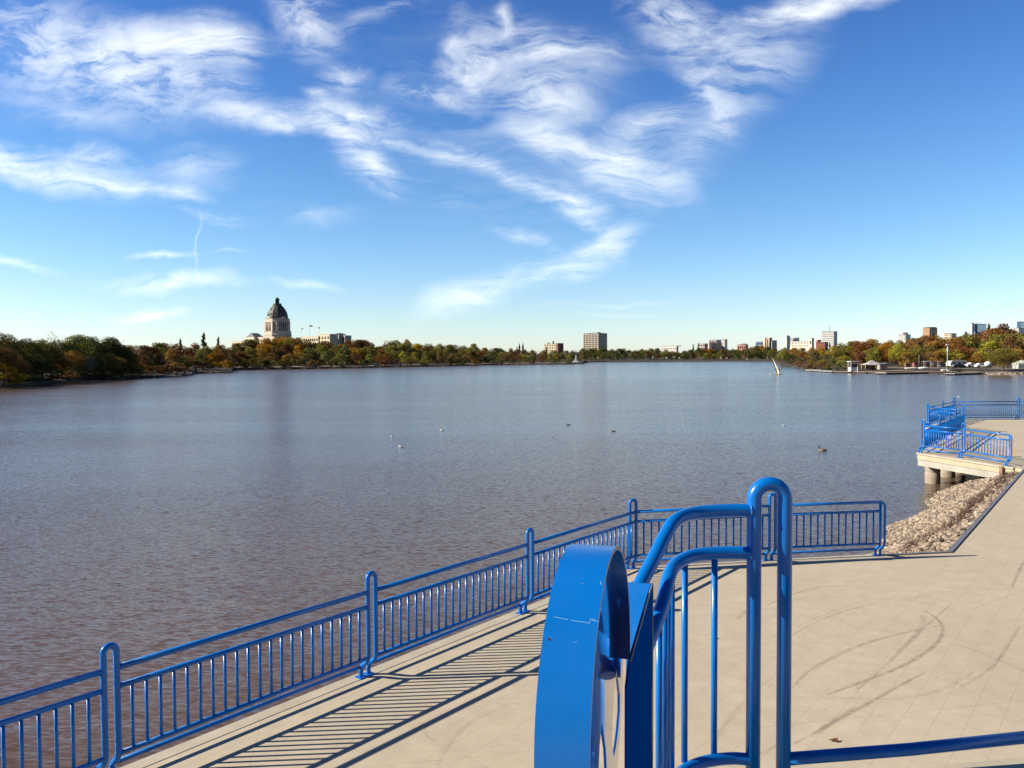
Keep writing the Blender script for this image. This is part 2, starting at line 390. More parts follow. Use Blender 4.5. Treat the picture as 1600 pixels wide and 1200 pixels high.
# rubber marks left by wheels, thin worn decals on the concrete
def mark_mat(seed, strength):
    m = prin('rubber_mark', (.22, .18, .14), .8); h = NG(m.node_tree); b = m.node_tree.nodes['Principled BSDF']
    t = h.n('ShaderNodeTexCoord').outputs['Object']
    n = h.noise(h.map(t, (seed, 0, 0)), 5, 5, .7); n2 = h.noise(t, 60, 3, .6)
    a = h.math('MULTIPLY', h.ramp(n, [(.32, .1), (.6, 1.)]), h.ramp(n2, [(.35, .25), (.65, 1.)]))
    h.l(h.math('MULTIPLY', a, strength * .60), b.inputs['Alpha'])
    return m
MK = [mark_mat(0, .85), mark_mat(7, .6), mark_mat(13, .38)]
marks = [
 ([(1198,946),(1240,928),(1285,917),(1328,915)],.035,0),
 ([(1238,992),(1275,972),(1320,955),(1368,943)],.045,1),([(1238,985),(1270,968),(1310,952),(1360,934)],.03,2),
 ([(1236,1077),(1262,1050),(1300,1028),(1345,1008),(1400,992),(1465,978)],.07,1),
 ([(1292,1086),(1340,1068),(1400,1045),(1445,1020),(1468,998),(1472,980),(1462,966),(1444,955)],.07,0),
 ([(1338,1078),(1380,1043),(1420,1003),(1450,975),(1486,944)],.05,1),
 ([(1440,961),(1441,975),(1425,998),(1400,1018)],.10,2),
 ([(1238,1163),(1290,1135),(1345,1105),(1395,1077),(1445,1050)],.05,0),
 ([(1266,1153),(1300,1128),(1336,1105)],.07,1),
 ([(1500,1074),(1535,1053),(1560,1030),(1578,1002),(1592,980)],.055,1),
 ([(1225,1160),(1200,1172),(1150,1195)],.06,2),
 ([(1400,941),(1440,931),(1495,922)],.04,2),([(1500,958),(1550,940),(1600,922)],.04,2),
 ([(1580,917),(1590,895),(1600,875)],.06,0),
 ([(1240,1090),(1330,1092),(1400,1092),(1470,1078),(1520,1050)],.06,2),
 ([(1475,1002),(1530,1020),(1600,1050)],.08,2),
 ([(680,1198),(700,1162),(735,1128),(800,1098)],.04,1),([(1110,1165),(1140,1120),(1190,1070),(1235,1040)],.06,2),
 ([(1150,968),(1165,955)],.05,0),([(1100,925),(1165,922)],.03,2),
 ([(658,1133),(663,1150),(678,1160)],.05,2),
]
for i, (pts, wd, k) in enumerate(marks):
    path = smoothpath([at(x, y) for x, y in pts], 6); b = MB(); L = []
    for j, p in enumerate(path):
        t = (path[min(j + 1, len(path) - 1)] - path[max(j - 1, 0)]).normalized(); nn = Vector((-t.y, t.x, 0))
        ww = wd * (.55 + .45 * math.sin(math.pi * min(1, (j + .6) / len(path)))) * .42
        L.append((b.bm.verts.new(p + nn * ww + Vector((0, 0, .004 + .0007 * i))), b.bm.verts.new(p - nn * ww + Vector((0, 0, .004 + .0007 * i)))))
    for a, c in zip(L, L[1:]): b.bm.faces.new((a[0], a[1], c[1], c[0]))
    b.build('rubber_mark', MK[k], deck)

# ------------------------------------------------------------------ railings
H_LOOP = 1.386; RL = .0625
H1, H2, H3, H4 = 1.13, .945, .288, .145
def leg_path(base, n_in, top):
    """a leg from its foot: up, bent inward, up again to height top"""
    z = Vector((0, 0, 1))
    return smoothpath([base, base + z * .09, base + z * .15 + n_in * .02, base + z * .23 + n_in * (HF - .03), base + z * .30 + n_in * HF], 4) + [base + n_in * HF + z * top]
def loop_post(root, base, t, n_in):
    a, c = base - t * RL, base + t * RL; hl = H_LOOP - RL - .028
    p1 = leg_path(a, n_in, hl); p2 = leg_path(c, n_in, hl)
    top = arc(base + n_in * HF + Vector((0, 0, hl)), -t, Vector((0, 0, 1)), RL, 0, math.pi, 12)
    b = MB().tube(p1[:-1] + top + p2[::-1][1:], .031, 14)
    for q in (a, c): b.box(q + Vector((0, 0, .008)), (.12, .12, .014), math.atan2(t.y, t.x))
    return b.build('post', BLUE, root)
def rail_panel(root, a, c, nb, n_in, endloop=False):
    """the bars between post feet a and c"""
    t = (c - a); L = t.length; t.normalize(); z = Vector((0, 0, 1)); o = n_in * HF
    s0 = a + t * RL; s1 = c - t * (RL if not endloop else 0)
    MB().tube([s0 + o + z * H1, s1 + o + z * H1], .030, 12).build('top_rail', BLUE, root)
    MB().tube([s0 + o + z * H2, s1 + o + z * H2], .027, 12).build('upper_rail', BLUE, root)
    MB().tube([s0 + o + z * H3, s1 + o + z * H3], .025, 12).build('lower_rail', BLUE, root)
    MB().tube([s0 + n_in * .01 + z * H4, s1 + n_in * .01 + z * H4], .024, 10).build('foot_rail', BLUE, root)
    for i in range(nb):
        p = s0 + (s1 - s0) * ((i + 1) / (nb + 1)) + o
        MB().tube([p + z * (H3 + .012), p + z * (H2 - .012)], .0175, 8).build('baluster', BLUE, root)
def end_post(root, base, t, n_in):
    z = Vector((0, 0, 1)); o = n_in * HF; g_ = .10
    p = leg_path(base, n_in, H1 - .01)
    MB().tube(p, .026, 12).box(base + z * .008, (.12, .12, .014), math.atan2(t.y, t.x)).build('end_post', BLUE, root)
    q = leg_path(base + t * g_, n_in, H1 - .10)
    top = arc(base + o + t * 0 + z * (H1 - .10), t, z, .10, 0, math.pi / 2, 8)
    MB().tube(q[:-1] + top, .025, 12).box(base + t * g_ + z * .008, (.12, .12, .014), math.atan2(t.y, t.x)).build('end_bend', BLUE, root)
def railing(name, pts, nbs, label, inner, group=None, posts=None, endp=False):
    root = world_root(name, pts[0], label, 'railing', group)
    for i in range(len(pts) - 1):
        t = (pts[i + 1] - pts[i]).normalized(); n = Vector((-t.y, t.x, 0)); n = n if n.dot(inner) > 0 else -n
        rail_panel(root, pts[i], pts[i + 1], nbs[i], n, endp and i == len(pts) - 2)
    for i, p in enumerate(pts):
        if posts is not None and i not in posts: continue
        ta = (pts[i] - pts[i - 1]).normalized() if i else None; tb = (pts[i + 1] - pts[i]).normalized() if i < len(pts) - 1 else None
        t = (ta or tb) if (ta is None or tb is None) else (ta + tb).normalized()
        n = Vector((-t.y, t.x, 0)); n = n if n.dot(inner) > 0 else -n
        if endp and i == len(pts) - 1: end_post(root, p, t, n)
        else: loop_post(root, p, t, n)
    return root
GR = 'blue steel railings round the waterside deck'
inB = Vector((.78, -.62, 0))
def corner_fix(): pass
railing('waterside_railing', [P[0], P[1], P[2], P[3], P[4]], [21, 21, 21, 21], 'blue steel railing running along the left deck edge from the bottom left corner', inB, GR, posts=[1, 2, 3])
railing('waterside_railing', [P[4], P[5], P[6]], [17, 14], 'blue steel railing facing us behind the big near post, ending by the rocks', Vector((.1, -1, 0)), GR, endp=True)
# the pier beyond
pA1 = pA + (pN - pA) * .34; pA2 = pA + (pN - pA) * .58; pA3 = pA + (pN - pA) * .74
railing('waterside_railing', [pA, pB, pC], [14, 14], 'light blue railing panels on the near end of the far pier', Vector((1, .2, 0)), GR, endp=True)
railing('waterside_railing', [pA, pA1, pA2, pA3, pN], [24, 18, 12, 20], 'blue railing along the water side of the far pier from its corner', Vector((.8, -.6, 0)), GR, posts=[1, 2, 3])
railing('waterside_railing', [pN, pO], [18], 'short blue cross railing at the step in the far pier', Vector((1, .2, 0)), GR)
pO1 = (pO + pQ) / 2
railing('waterside_railing', [pO, pO1, pQ], [26, 26], 'outermost blue railing of the far pier, farthest out over the lake', Vector((.8, -.6, 0)), GR, posts=[1])
pR2 = pR + (pR - pQ)
railing('waterside_railing', [pQ, pR, pR2, pR2 + (pR - pQ)], [30, 30, 30], 'farthest blue railing running right across the back of the pier', Vector((0, -1, 0)), GR)

# beam, fascia and piles under the far pier
pier = world_root('pier_edge_beam', pA, 'pale timber and concrete beam under the near railing of the far pier', 'beam')
tf = (pC - pA).normalized(); nf = Vector((tf.y, -tf.x, 0)); nf = nf if nf.y < 0 else -nf
endp_ = pC + tf * .5
def slab(a, c, n, o0, o1, z0, z1): return [(a + n * o0, a + n * o1, c + n * o1, c + n * o0), z0, z1]
def fprism(mb, a, c, n, o0, o1, z0, z1):
    q = [a + n * o0, a + n * o1, c + n * o1, c + n * o0]; mb.prism([(p.x, p.y) for p in q], z0, z1); return mb
fprism(MB(), pA - tf * .02, endp_, nf, .06, .19, -.05, .012).build('coping', COPE, pier)
fprism(MB(), pA, endp_, nf, .06, .15, -.26, -.054).build('timber_fascia', TIMBER, pier)
fprism(MB(), pA + tf * .02, endp_ - tf * .4, nf, .0, .12, -.52, -.264).build('concrete_beam', CONC, pier)
tl = (pN - pA).normalized(); nl = Vector((-tl.y, tl.x, 0))
fprism(MB(), pA, pN, nl, .03, .10, -.52, -.004).build('side_beam', CONC, pier)
MB().box(endp_ - tf * .45 + nf * .2 + Vector((0, 0, -.35)), (.14, .14, .7), math.atan2(tf.y, tf.x)).build('bracket_post', varied('rusty_post', (.25, .15, .10), .8, .3, 6), pier)
for i, (px, py) in enumerate(((1460, 757), (1484, 747), (1500, 741))):
    q = at(px, py, WATER) + Vector((.1, .35, 0))
    b = MB()
    prof = [(-1.0, .30), (.45, .30), (.48, .28), (.52, .30), (.86, .30)]
    rings = [[(q.x + r * math.cos(a * math.pi / 12), q.y + r * math.sin(a * math.pi / 12), WATER + h_) for a in range(24)] for h_, r in prof]
    b.loft(rings); o = b.build('pile', PIER)
    tag(o, ['brown concrete pile in sunlight under the corner of the far pier', 'middle brown concrete pile under the far pier', 'innermost concrete pile shaded under the far pier'][i], 'pile', 'round piles under the pier')
# rear / hidden piles that hold the near deck up
# ------------------------------------------------------------------ riprap between deck and pier
rng = random.Random(4)
W0 = at(1340, 871, WATER) ; W0 = P[6] + Vector((-1.6, 3.4, 0)); W1 = at(1455, 765, WATER)
top0 = P[6] + (INC - P[6]) * .0 + Vector((-1.2, .1, 0)); shoredir = (KK - INC).normalized(); sn = Vector((-shoredir.y, shoredir.x, 0))
def slope_pt(s, v):
    """s metres along the kerb from its corner, v 0 at the kerb to 1 at the waterline"""
    wdt = 2.95 + .22 * math.sin(s * .9) + .12 * math.sin(s * 2.3)
    p = INC + shoredir * s + sn * (wdt * v)
    z = -.12 + (-1.5 + .12) * (v ** 1.15)
    return Vector((p.x, p.y, z))
RIP = varied('riprap_soil', (.16, .12, .08), .95, .3, 3, .5, 12)
b = MB(); NS, NV = 40, 8; grid = [[b.bm.verts.new(slope_pt(-7 + 25 * i / NS, j / NV * 1.25)) for j in range(NV + 1)] for i in range(NS + 1)]
for i in range(NS):
    for j in range(NV): b.bm.faces.new((grid[i][j], grid[i + 1][j], grid[i + 1][j + 1], grid[i][j + 1]))
tag(b.build('bank', RIP), kind='structure')
def rocks():
    ico = bmesh.new(); bmesh.ops.create_icosphere(ico, subdivisions=1, radius=1); iv = [v.co.copy() for v in ico.verts]; fc = [[v.index for v in f.verts] for f in ico.faces]; ico.free()
    V = []; Fc = []; mi = []
    for k in range(10500):
        s = rng.uniform(-6.5, 17.5); v = rng.random() ** .9 * 1.07
        if v < .30 and rng.random() < .35: continue
        p = slope_pt(s, v)
        # keep stones off the deck
        rel = p - P[6]
        if s < 0 and p.y < P[6].y + (INC - P[6]).y * ((p.x - P[6].x) / (INC - P[6]).x) + .16: continue
        if abs(v - (.16 + .05 * math.sin(s))) < .035 and rng.random() < .6: continue
        r = rng.uniform(.035, .078) * (1.25 if rng.random() < .15 else 1)
        M = Matrix.Rotation(rng.uniform(0, 6.3), 3, 'Z') @ Matrix.Rotation(rng.uniform(-.5, .5), 3, 'X')
        sc = Vector((rng.uniform(.8, 1.4), rng.uniform(.7, 1.1), rng.uniform(.5, .85))) * r
        o = len(V); c = p + Vector((0, 0, r * rng.uniform(.1, .55)))
        for q in iv:
            e = q * rng.uniform(.8, 1.18); V.append(c + M @ Vector((e.x * sc.x, e.y * sc.y, e.z * sc.z)))
        m = rng.choice([0, 0, 0, 1, 1, 2, 3, 4])
        for f in fc: Fc.append([o + i for i in f]); mi.append(m)
    me = bpy.data.meshes.new('rocks'); me.from_pydata(V, [], Fc); me.polygons.foreach_set('material_index', mi)
    for c in ((.34, .27, .19), (.26, .20, .15), (.20, .135, .11), (.38, .34, .27), (.15, .13, .11)): me.materials.append(varied('river_stone', c, .9, .2, 6))
    o = bpy.data.objects.new('rocks', me); C.objects.link(o)
    tag(o, 'tan and pink riprap stones banked between the deck kerb and the lake', 'rocks', kind='stuff')
rocks()
def weeds():
    V = []; Fc = []
    for k in range(3600):
        s = rng.uniform(-1.8, 15.5)
        base_v = .20 + .16 * max(0, min(1, 1 - abs(s - 3) / 6)) + .05 * math.sin(s * .8)
        v = base_v + rng.gauss(0, .040)
        if s > 7 and rng.random() < .35: v = rng.uniform(.02, .26)
        if s < 2.5 and rng.random() < .5: continue
        p = slope_pt(s, max(.02, v)); h_ = rng.uniform(.07, .20); a = rng.uniform(0, 6.28); d = Vector((math.cos(a), math.sin(a), 0))
        lean = Vector((rng.gauss(0, .06), rng.gauss(0, .06), h_)); o = len(V)
        V += [p - d * .008, p + d * .008, p + lean + d * .003, p + lean * 1.02]
        Fc.append([o, o + 1, o + 2, o + 3])
    me = bpy.data.meshes.new('dry_grass'); me.from_pydata(V, [], Fc); me.materials.append(varied('dry_red_grass', (.10, .055, .042), .9, .5, 2))
    o = bpy.data.objects.new('dry_grass', me); C.objects.link(o)
    tag(o, 'line of dry reddish brown weeds growing among the stones beside the kerb', 'weeds', kind='stuff')
weeds()


# ------------------------------------------------------------------ the viewer's platform and the near railing
PLZ = 2.36
pl = MB(); e0 = at(1380, 1204, PLZ); e1 = at(1620, 1181, PLZ); ed = (e1 - e0).normalized()
pl.prism([((e0 - ed * 9).x, (e0 - ed * 9).y), ((e1 + ed * 6).x, (e1 + ed * 6).y), (11, -4), (-8, -4)], PLZ - .25, PLZ)
platform = pl.build('platform', COPE); tag(platform, kind='structure')
LEAFM = varied('dead_leaf', (.16, .06, .03), .8, .4, 30)
for i, (px, py, sz, lab) in enumerate(((1303, 1158, .065, 'dry reddish leaf lying on the deck right of the near post'), (1118, 997, .04, 'small dark leaf between the balusters of the near railing'))):
    c = at(px, py, .006); m = MB(); rr0 = random.Random(i); n_ = 10
    ed0 = [Vector((sz * math.cos(a) * (1 if k % 2 else .62), sz * .55 * math.sin(a) * (1 if k % 2 else .6), .012 * math.sin(a * 2) + .014)) for k, a in ((k, 2 * math.pi * k / n_) for k in range(n_))]
    m.plate([c + Matrix.Rotation(i, 3, 'Z') @ v for v in ed0], (0, 0, .002)); tag(m.build('fallen_leaf', LEAFM), lab, 'leaf')
def on_plane(px, py, p0, n):
    d = ray(px, py); o = Vector((0, 0, CAMZ)); return o + d * ((Vector(p0) - o).dot(n) / d.dot(n))
nr = world_root('platform_railing', (.9, 3.2, PLZ), 'large shiny blue tube railing with a round plate ring, closest to the viewer', 'railing')
def K(px, py, Y): return atY(px, py, Y)
YP = 3.2
La, Lb = K(1178.5, 800, YP), K(1226.5, 800, YP)
rr = (Lb - La).length / 2; topz = K(1202, 745, YP).z - .029 - rr
mid = (La + Lb) / 2; tx = (Lb - La); tx.z = 0; tx.normalize()
pp = [Vector((La.x, YP, PLZ)), Vector((La.x, YP, topz))][:1] + arc((mid.x, YP, topz), -tx, (0, 0, 1), rr, 0, math.pi, 20) + [Vector((Lb.x, YP, PLZ))]
MB().tube(pp, .0290, 24).build('post', BLUE, nr)
r1 = smoothpath([K(1181, 797, YP), K(1130, 798, 3.19), K(1085, 802, 3.16), K(1056, 813, 3.08), K(1040, 836, 3.02), K(1022, 872, 2.93), K(1000, 914, 2.84), K(990, 938, 2.80)], 6)
MB().tube(r1, .0265, 20).build('top_rail', BLUE, nr)
r2 = smoothpath([K(1181, 864, YP), K(1130, 864, 3.19), K(1085, 868, 3.16), K(1056, 882, 3.08), K(1044, 905, 2.97), K(1035, 945, 2.85), K(1014, 1000, 2.72), K(990, 1060, 2.62)], 6)
MB().tube(r2, .0265, 20).build('upper_rail', BLUE, nr)
r3 = smoothpath([K(1178, 1187, YP), K(1140, 1185, 3.19), K(1095, 1192, 3.14), K(1062, 1210, 3.05), K(1047, 1240, 2.9), K(1030, 1300, 2.7)], 6)
MB().tube(r3, .0240, 16).build('lower_rail', BLUE, nr)
MB().tube([K(1228, 1186, YP), K(1420, 1171, 3.26), K(1640, 1148, 3.34)], .0255, 18).build('side_rail', BLUE, nr)
# weld beads where rails meet the post
for (px, py) in ((1181, 797), (1181, 864)):
    c = K(px, py, YP); ring = [c + Vector((-.024, math.cos(a * math.pi / 8) * .029, math.sin(a * math.pi / 8) * .029)) for a in range(17)]
    MB().tube(ring, .0045, 6, cap=False).build('weld_bead', BLUE, nr)
def zat(path, x=None, y=None):
    best = min(path, key=lambda p: abs(p.x - x) if x is not None else abs(p.y - y)); return best
for px in (1070, 1116.5):
    a = min(r2, key=lambda p: abs(800 + F * p.x / p.y - px)); c = min(r3, key=lambda p: abs(800 + F * p.x / p.y - px))
    a0 = K(px, 900, a.y); MB().tube([Vector((a0.x, a.y, a.z - .012)), Vector((a0.x, a.y, c.z + .012))], .0130, 12).build('baluster', BLUE, nr)
for Yb in (3.02, 2.95, 2.88, 2.80, 2.72):
    a = min(r2, key=lambda p: abs(p.y - Yb)); f_ = (Yb - 2.6) / .45
    MB().tube([Vector((a.x + .002, a.y, a.z - .012)), Vector((a.x + .002, a.y, PLZ + .14))], .0125, 10).build('baluster', BLUE, nr)
# the round ring of rolled plate
al = R(14.8); dR = Vector((math.sin(al), math.cos(al), 0)); aR = Vector((math.cos(al), -math.sin(al), 0)); zz = Vector((0, 0, 1))
RC = Vector((.279, 2.2, 3.148)); RR = .414; RW = .131
def ring_pt(r, th, off): return RC + dR * (r * math.cos(th)) + zz * (r * math.sin(th)) + aR * off
NN = 128; bm_ = MB(); L4 = []
for th in (R(-6), R(262)): bm_.poly([ring_pt(r, th, o) for r, o in ((RR, 0), (RR, -RW), (RR - .011, -RW), (RR - .011, 0))], 1)
prof_ = ((RR, 0), (RR, -RW), (RR - .011, -RW), (RR - .011, 0))
for j in range(4):       # outer face, far rim, inner face, near rim, each with its own vertices so that the plate edges stay crisp
    q0, q1 = prof_[j], prof_[(j + 1) % 4]
    rg = [[bm_.bm.verts.new(ring_pt(r, R(-6) + R(268) * k / NN, o)) for r, o in (q0, q1)] for k in range(NN + 1)]
    for k in range(NN):
        a, c = rg[k], rg[k + 1]; f = bm_.bm.faces.new((a[0], a[1], c[1], c[0])); f.smooth = j in (0, 2); f.material_index = 1 if j in (1, 3) else 0
ring = bm_.build('ring', [BLUE, STEEL], nr)
for p_ in ring.data.polygons: pass
es = ring.data
# web plate with almond slots set inside the ring
WO = -.034; wp0 = RC + aR * WO
def wp(px, py):
    q = on_plane(px, py, wp0, aR) - wp0; return Vector((q.dot(dR), q.z))
slots = [[(963, 1047), (966, 1062), (968.5, 1085), (968.5, 1110), (966, 1140), (963, 1165), (959, 1184), (956.5, 1160), (957, 1125), (959.5, 1085), (961.5, 1060)],
         [(940.5, 1128), (943, 1145), (946.5, 1170), (948, 1200), (946, 1240), (940, 1280), (936, 1240), (935.5, 1200), (937, 1165)]]
from mathutils.geometry import delaunay_2d_cdt
outer = [Vector(((RR - .012) * math.cos(2 * math.pi * k / 64), (RR - .012) * math.sin(2 * math.pi * k / 64))) for k in range(64)]
topv = wp(950, 1036).y
def cut_outer():
    out = []
    for k in range(240):
        th = 2 * math.pi * k / 240; v = Vector(((RR - .012) * math.cos(th), (RR - .012) * math.sin(th)))
        if v.y <= topv: out.append(v)
        elif out and out[-1].y <= topv and v.x > 0 and abs(out[-1].y - topv) > 1e-6: out.append(Vector((v.x, topv)))
    return out
hx = math.sqrt(max(.001, (RR - .012) ** 2 - topv ** 2)); th0 = math.atan2(topv, hx)
outer = [Vector(((RR - .012) * math.cos(t), (RR - .012) * math.sin(t))) for t in [R(-6) + R(268) * k / 80 for k in range(81)]] + [Vector(((RR + .10) * math.cos(t), (RR + .10) * math.sin(t))) for t in [R(264) + R(89) * k / 30 for k in range(31)]]
loops = [outer] + [[wp(*q) for q in s_] for s_ in slots] + [[Vector((-v.x * .9, v.y)) for v in [wp(*q) for q in slots[0]]]]
vs = []; ed_ = []
for lp in loops[:3]:
    o = len(vs); vs += lp; ed_ += [(o + i, o + (i + 1) % len(lp)) for i in range(len(lp))]
vo, eo, fo, _, _, _ = delaunay_2d_cdt(vs, ed_, [], 0, 1e-6)
def inside(p, lp):
    c = False; n = len(lp); j = n - 1
    for i in range(n):
        if (lp[i].y > p.y) != (lp[j].y > p.y) and p.x < (lp[j].x - lp[i].x) * (p.y - lp[i].y) / (lp[j].y - lp[i].y) + lp[i].x: c = not c
        j = i
    return c
wb = MB(); V3 = [wb.bm.verts.new(wp0 + dR * v.x + zz * v.y) for v in vo]
for f in fo:
    c = sum((vo[i] for i in f), Vector((0, 0))) / len(f)
    if inside(c, outer) and not any(inside(c, l) for l in loops[1:3]): wb.bm.faces.new([V3[i] for i in f])
wf = list(wb.bm.faces)
ex = bmesh.ops.extrude_face_region(wb.bm, geom=wf)
bmesh.ops.translate(wb.bm, vec=-aR * .008, verts=[v for v in ex['geom'] if isinstance(v, bmesh.types.BMVert)])
for v in [v for v in wb.bm.verts if not v.link_faces]: wb.bm.verts.remove(v)
wb.build('web_plate', BLUEG, ring)
# scratches in the paint on the outer face of the ring
def scr(pts, wd=.0011):
    b = MB(); L = []
    for px, py in pts:
        # meet the outer cylinder
        d = ray(px, py); o = Vector((0, 0, CAMZ)) - RC
        ox, oz, vx, vz = o.dot(dR), o.z, d.dot(dR), d.z
        A_, B_, C_ = vx * vx + vz * vz, 2 * (ox * vx + oz * vz), ox * ox + oz * oz - (RR + .0006) ** 2
        D_ = B_ * B_ - 4 * A_ * C_
        if D_ < 0: continue
        t = (-B_ - math.sqrt(D_)) / (2 * A_); L.append(Vector((0, 0, CAMZ)) + d * t)
    if len(L) < 2: return
    ro = []
    for i, p in enumerate(L):
        t = (L[min(i + 1, len(L) - 1)] - L[max(i - 1, 0)]).normalized()
        nrm = (p - RC); nrm -= aR * nrm.dot(aR); nrm.normalize(); q = t.cross(nrm)
        ro.append((b.bm.verts.new(p + q * wd * .7), b.bm.verts.new(p - q * wd * .7)))
    for a, c in zip(ro, ro[1:]): b.bm.faces.new((a[0], a[1], c[1], c[0]))
    b.build('paint_scratch', SCR, ring)
SCR = prin('scratched_primer', (.14, .36, .62), .7)
scr([(865, 964), (872, 965), (880, 967), (888, 968)]); scr([(892, 969), (902, 971), (913, 972), (921, 974)]); scr([(921, 974), (923, 967), (930, 968)]); scr([(924, 969), (935, 971)])
scr([(938, 908), (940, 914)], .0016); scr([(906, 912), (913, 911)], .0008); scr([(896, 1002), (900, 1004), (903, 1001)], .0006)
MB().box(atY(858.5, 999, 1.80) , (.006, .004, .005)).build('rust_spot', prin('rust', (.10, .035, .015), .9), ring)
# end plate and sloping cover that join the rails to the ring
E = K(1019, 912, 2.60); dl = Vector((-.30, -.954, 0)); nl_ = Vector((-.954, .30, 0))
T = on_plane(984, 1034, E, nl_); s_ = (T - E).dot(dl)
side = [E, T, T + dl * .05 + zz * -.05, E + dl * (s_ + .06) + zz * (PLZ - E.z), E + zz * (PLZ - E.z)]
MB().plate(side, nl_ * .006).build('end_plate', BLUEM, nr)
E2 = K(1020, 912, 2.74); nc_ = Vector((-.45, -.85, .28)).normalized()
MB().plate([E2] + [on_plane(x, y, E2, nc_) for x, y in ((978, 909.5), (978, 1060), (992, 1060), (1006, 1000))], nc_ * -.006).build('cover_plate', BLUE, nr)
MB().tube([E + Vector((.001, 0, .001)), T + Vector((.001, 0, .001))], .0028, 6).build('plate_edge', STEEL, nr)
MB().tube([E + Vector((.001, 0, 0)), E + zz * (PLZ - E.z)], .0032, 6).build('plate_edge', STEEL, nr)
fin = [(985, 1030), (989, 1034), (991, 1052), (990, 1075), (986, 1092), (982, 1102), (980.5, 1085), (981, 1060)]
MB().box(RC + aR * -.07 + zz * -(RR + .18), (.05, .20, .40), -al).build('ring_foot', BLUE, nr)

# ------------------------------------------------------------------ land round the lake
SH = [(-900, 720), (-400, 655), (-150, 622), (0, 605.5), (60, 600), (130, 594.5), (210, 591.5), (285, 588.5), (300, 586.5), (306, 583.5), (330, 583.5), (362, 582.5), (366, 577.8), (440, 577), (560, 575), (640, 573), (700, 572),
      (760, 570.5), (820, 570), (880, 569.3), (910, 568.6), (916, 565.8), (960, 565.6), (1060, 564.8), (1140, 564.5), (1208, 564.3), (1222, 571.5), (1237, 572.5), (1258, 578), (1300, 580.5), (1400, 583), (1500, 585), (1600, 586), (1800, 588), (2600, 600)]
def shy(px):
    for (a, ya), (b_, yb) in zip(SH, SH[1:]):
        if a <= px <= b_: return ya + (yb - ya) * (px - a) / (b_ - a)
    return SH[-1][1]
def ground_z(off):
    return WATER - .25 + (.55 * off / 1.5 if off < 1.5 else .55 + (off - 1.5) / 14 * .85 if off < 15.5 else 1.4 + min(2.0, (off - 15.5) / 1500 * 2))
def land_pt(px, off):
    p = at(px, shy(px), WATER); d = Vector((p.x, p.y, 0)); L = d.length; d.normalize()
    q = d * (L + off); return Vector((q.x, q.y, ground_z(off)))
land_m = varied('dry_grass_ground', (.036, .027, .016), .95, .4, .05)
lb = MB(); offs = [0, 1.5, 6, 15.5, 60, 400, 9000]; xs = []
for (a, _), (b_, _) in zip(SH, SH[1:]): xs += [a + (b_ - a) * k / 6 for k in range(6)]
xs.append(2600); Gd = []
rl = random.Random(9)
for x in xs:
    Gd.append([lb.bm.verts.new(land_pt(x, o) + (Vector((0, 0, 0)) if j in (0, 6) else Vector((0, 0, rl.uniform(-.12, .12) if j < 3 else 0)))) for j, o in enumerate(offs)])
for a, c in zip(Gd, Gd[1:]):
    for j in range(len(offs) - 1): lb.bm.faces.new((a[j], c[j], c[j + 1], a[j + 1]))
tag(lb.build('ground', land_m), kind='structure')
def ribbon(name, x0, x1, o0, o1, dz, mat, n=24):
    b = MB(); q = []
    for k in range(n + 1):
        x = x0 + (x1 - x0) * k / n; a = land_pt(x, o0); c = land_pt(x, o1)
        q.append((b.bm.verts.new(a + zz * dz), b.bm.verts.new(c + zz * dz)))
    for a, c in zip(q, q[1:]): b.bm.faces.new((a[0], c[0], c[1], a[1]))
    return tag(b.build(name, mat), kind='structure')
PATHM = varied('pale_gravel_path', (.34, .27, .20), .9, .2, .2)
ribbon('path', 372, 905, 10.5, 14.0, .10, PATHM)
ribbon('shore_mud', 130, 300, -1.0, 3.5, .22, varied('shore_mud', (.05, .035, .026), .9, .4, .3))
ribbon('lawn', 916, 1208, 3, 22, .16, varied('lawn', (.085, .08, .03), .9, .3, .05))
ribbon('boat_yard', 1300, 1640, 1.6, 34, .22, varied('boat_yard_gravel', (.19, .15, .105), .9, .2, .2))
def boulders(x0, x1, n, rad, seed, col, label):
    r_ = random.Random(seed); b = MB()
    for k in range(n):
        p = land_pt(r_.uniform(x0, x1), r_.uniform(-.6, 2.2)); r = r_.uniform(.5, 1) * rad
        res = bmesh.ops.create_icosphere(b.bm, subdivisions=1, radius=r)
        M = Matrix.Translation(p + zz * .1) @ Matrix.Rotation(r_.uniform(0, 6), 4, 'Z') @ Matrix.Diagonal((1.4, 1, .6, 1))
        for v in res['verts']: v.co = M @ (v.co * r_.uniform(.85, 1.15))
    tag(b.build('rocks', varied('shore_rock', col, .9, .3, 2)), label, 'rocks', kind='stuff')
boulders(255, 302, 160, .42, 1, (.20, .16, .12), 'pale rocks along the point of the near left bank')
boulders(303, 363, 130, .5, 2, (.10, .08, .06), 'dark rocks on the low spit beyond the left point')
boulders(130, 255, 130, .4, 3, (.045, .032, .025), 'brown stones strewn along the near left shore')
boulders(372, 900, 420, .6, 4, (.055, .038, .028), 'brown stones edging the middle shore below the domed building')
boulders(1540, 1600, 120, .35, 5, (.30, .25, .20), 'stones at the water edge under the lone green tree')

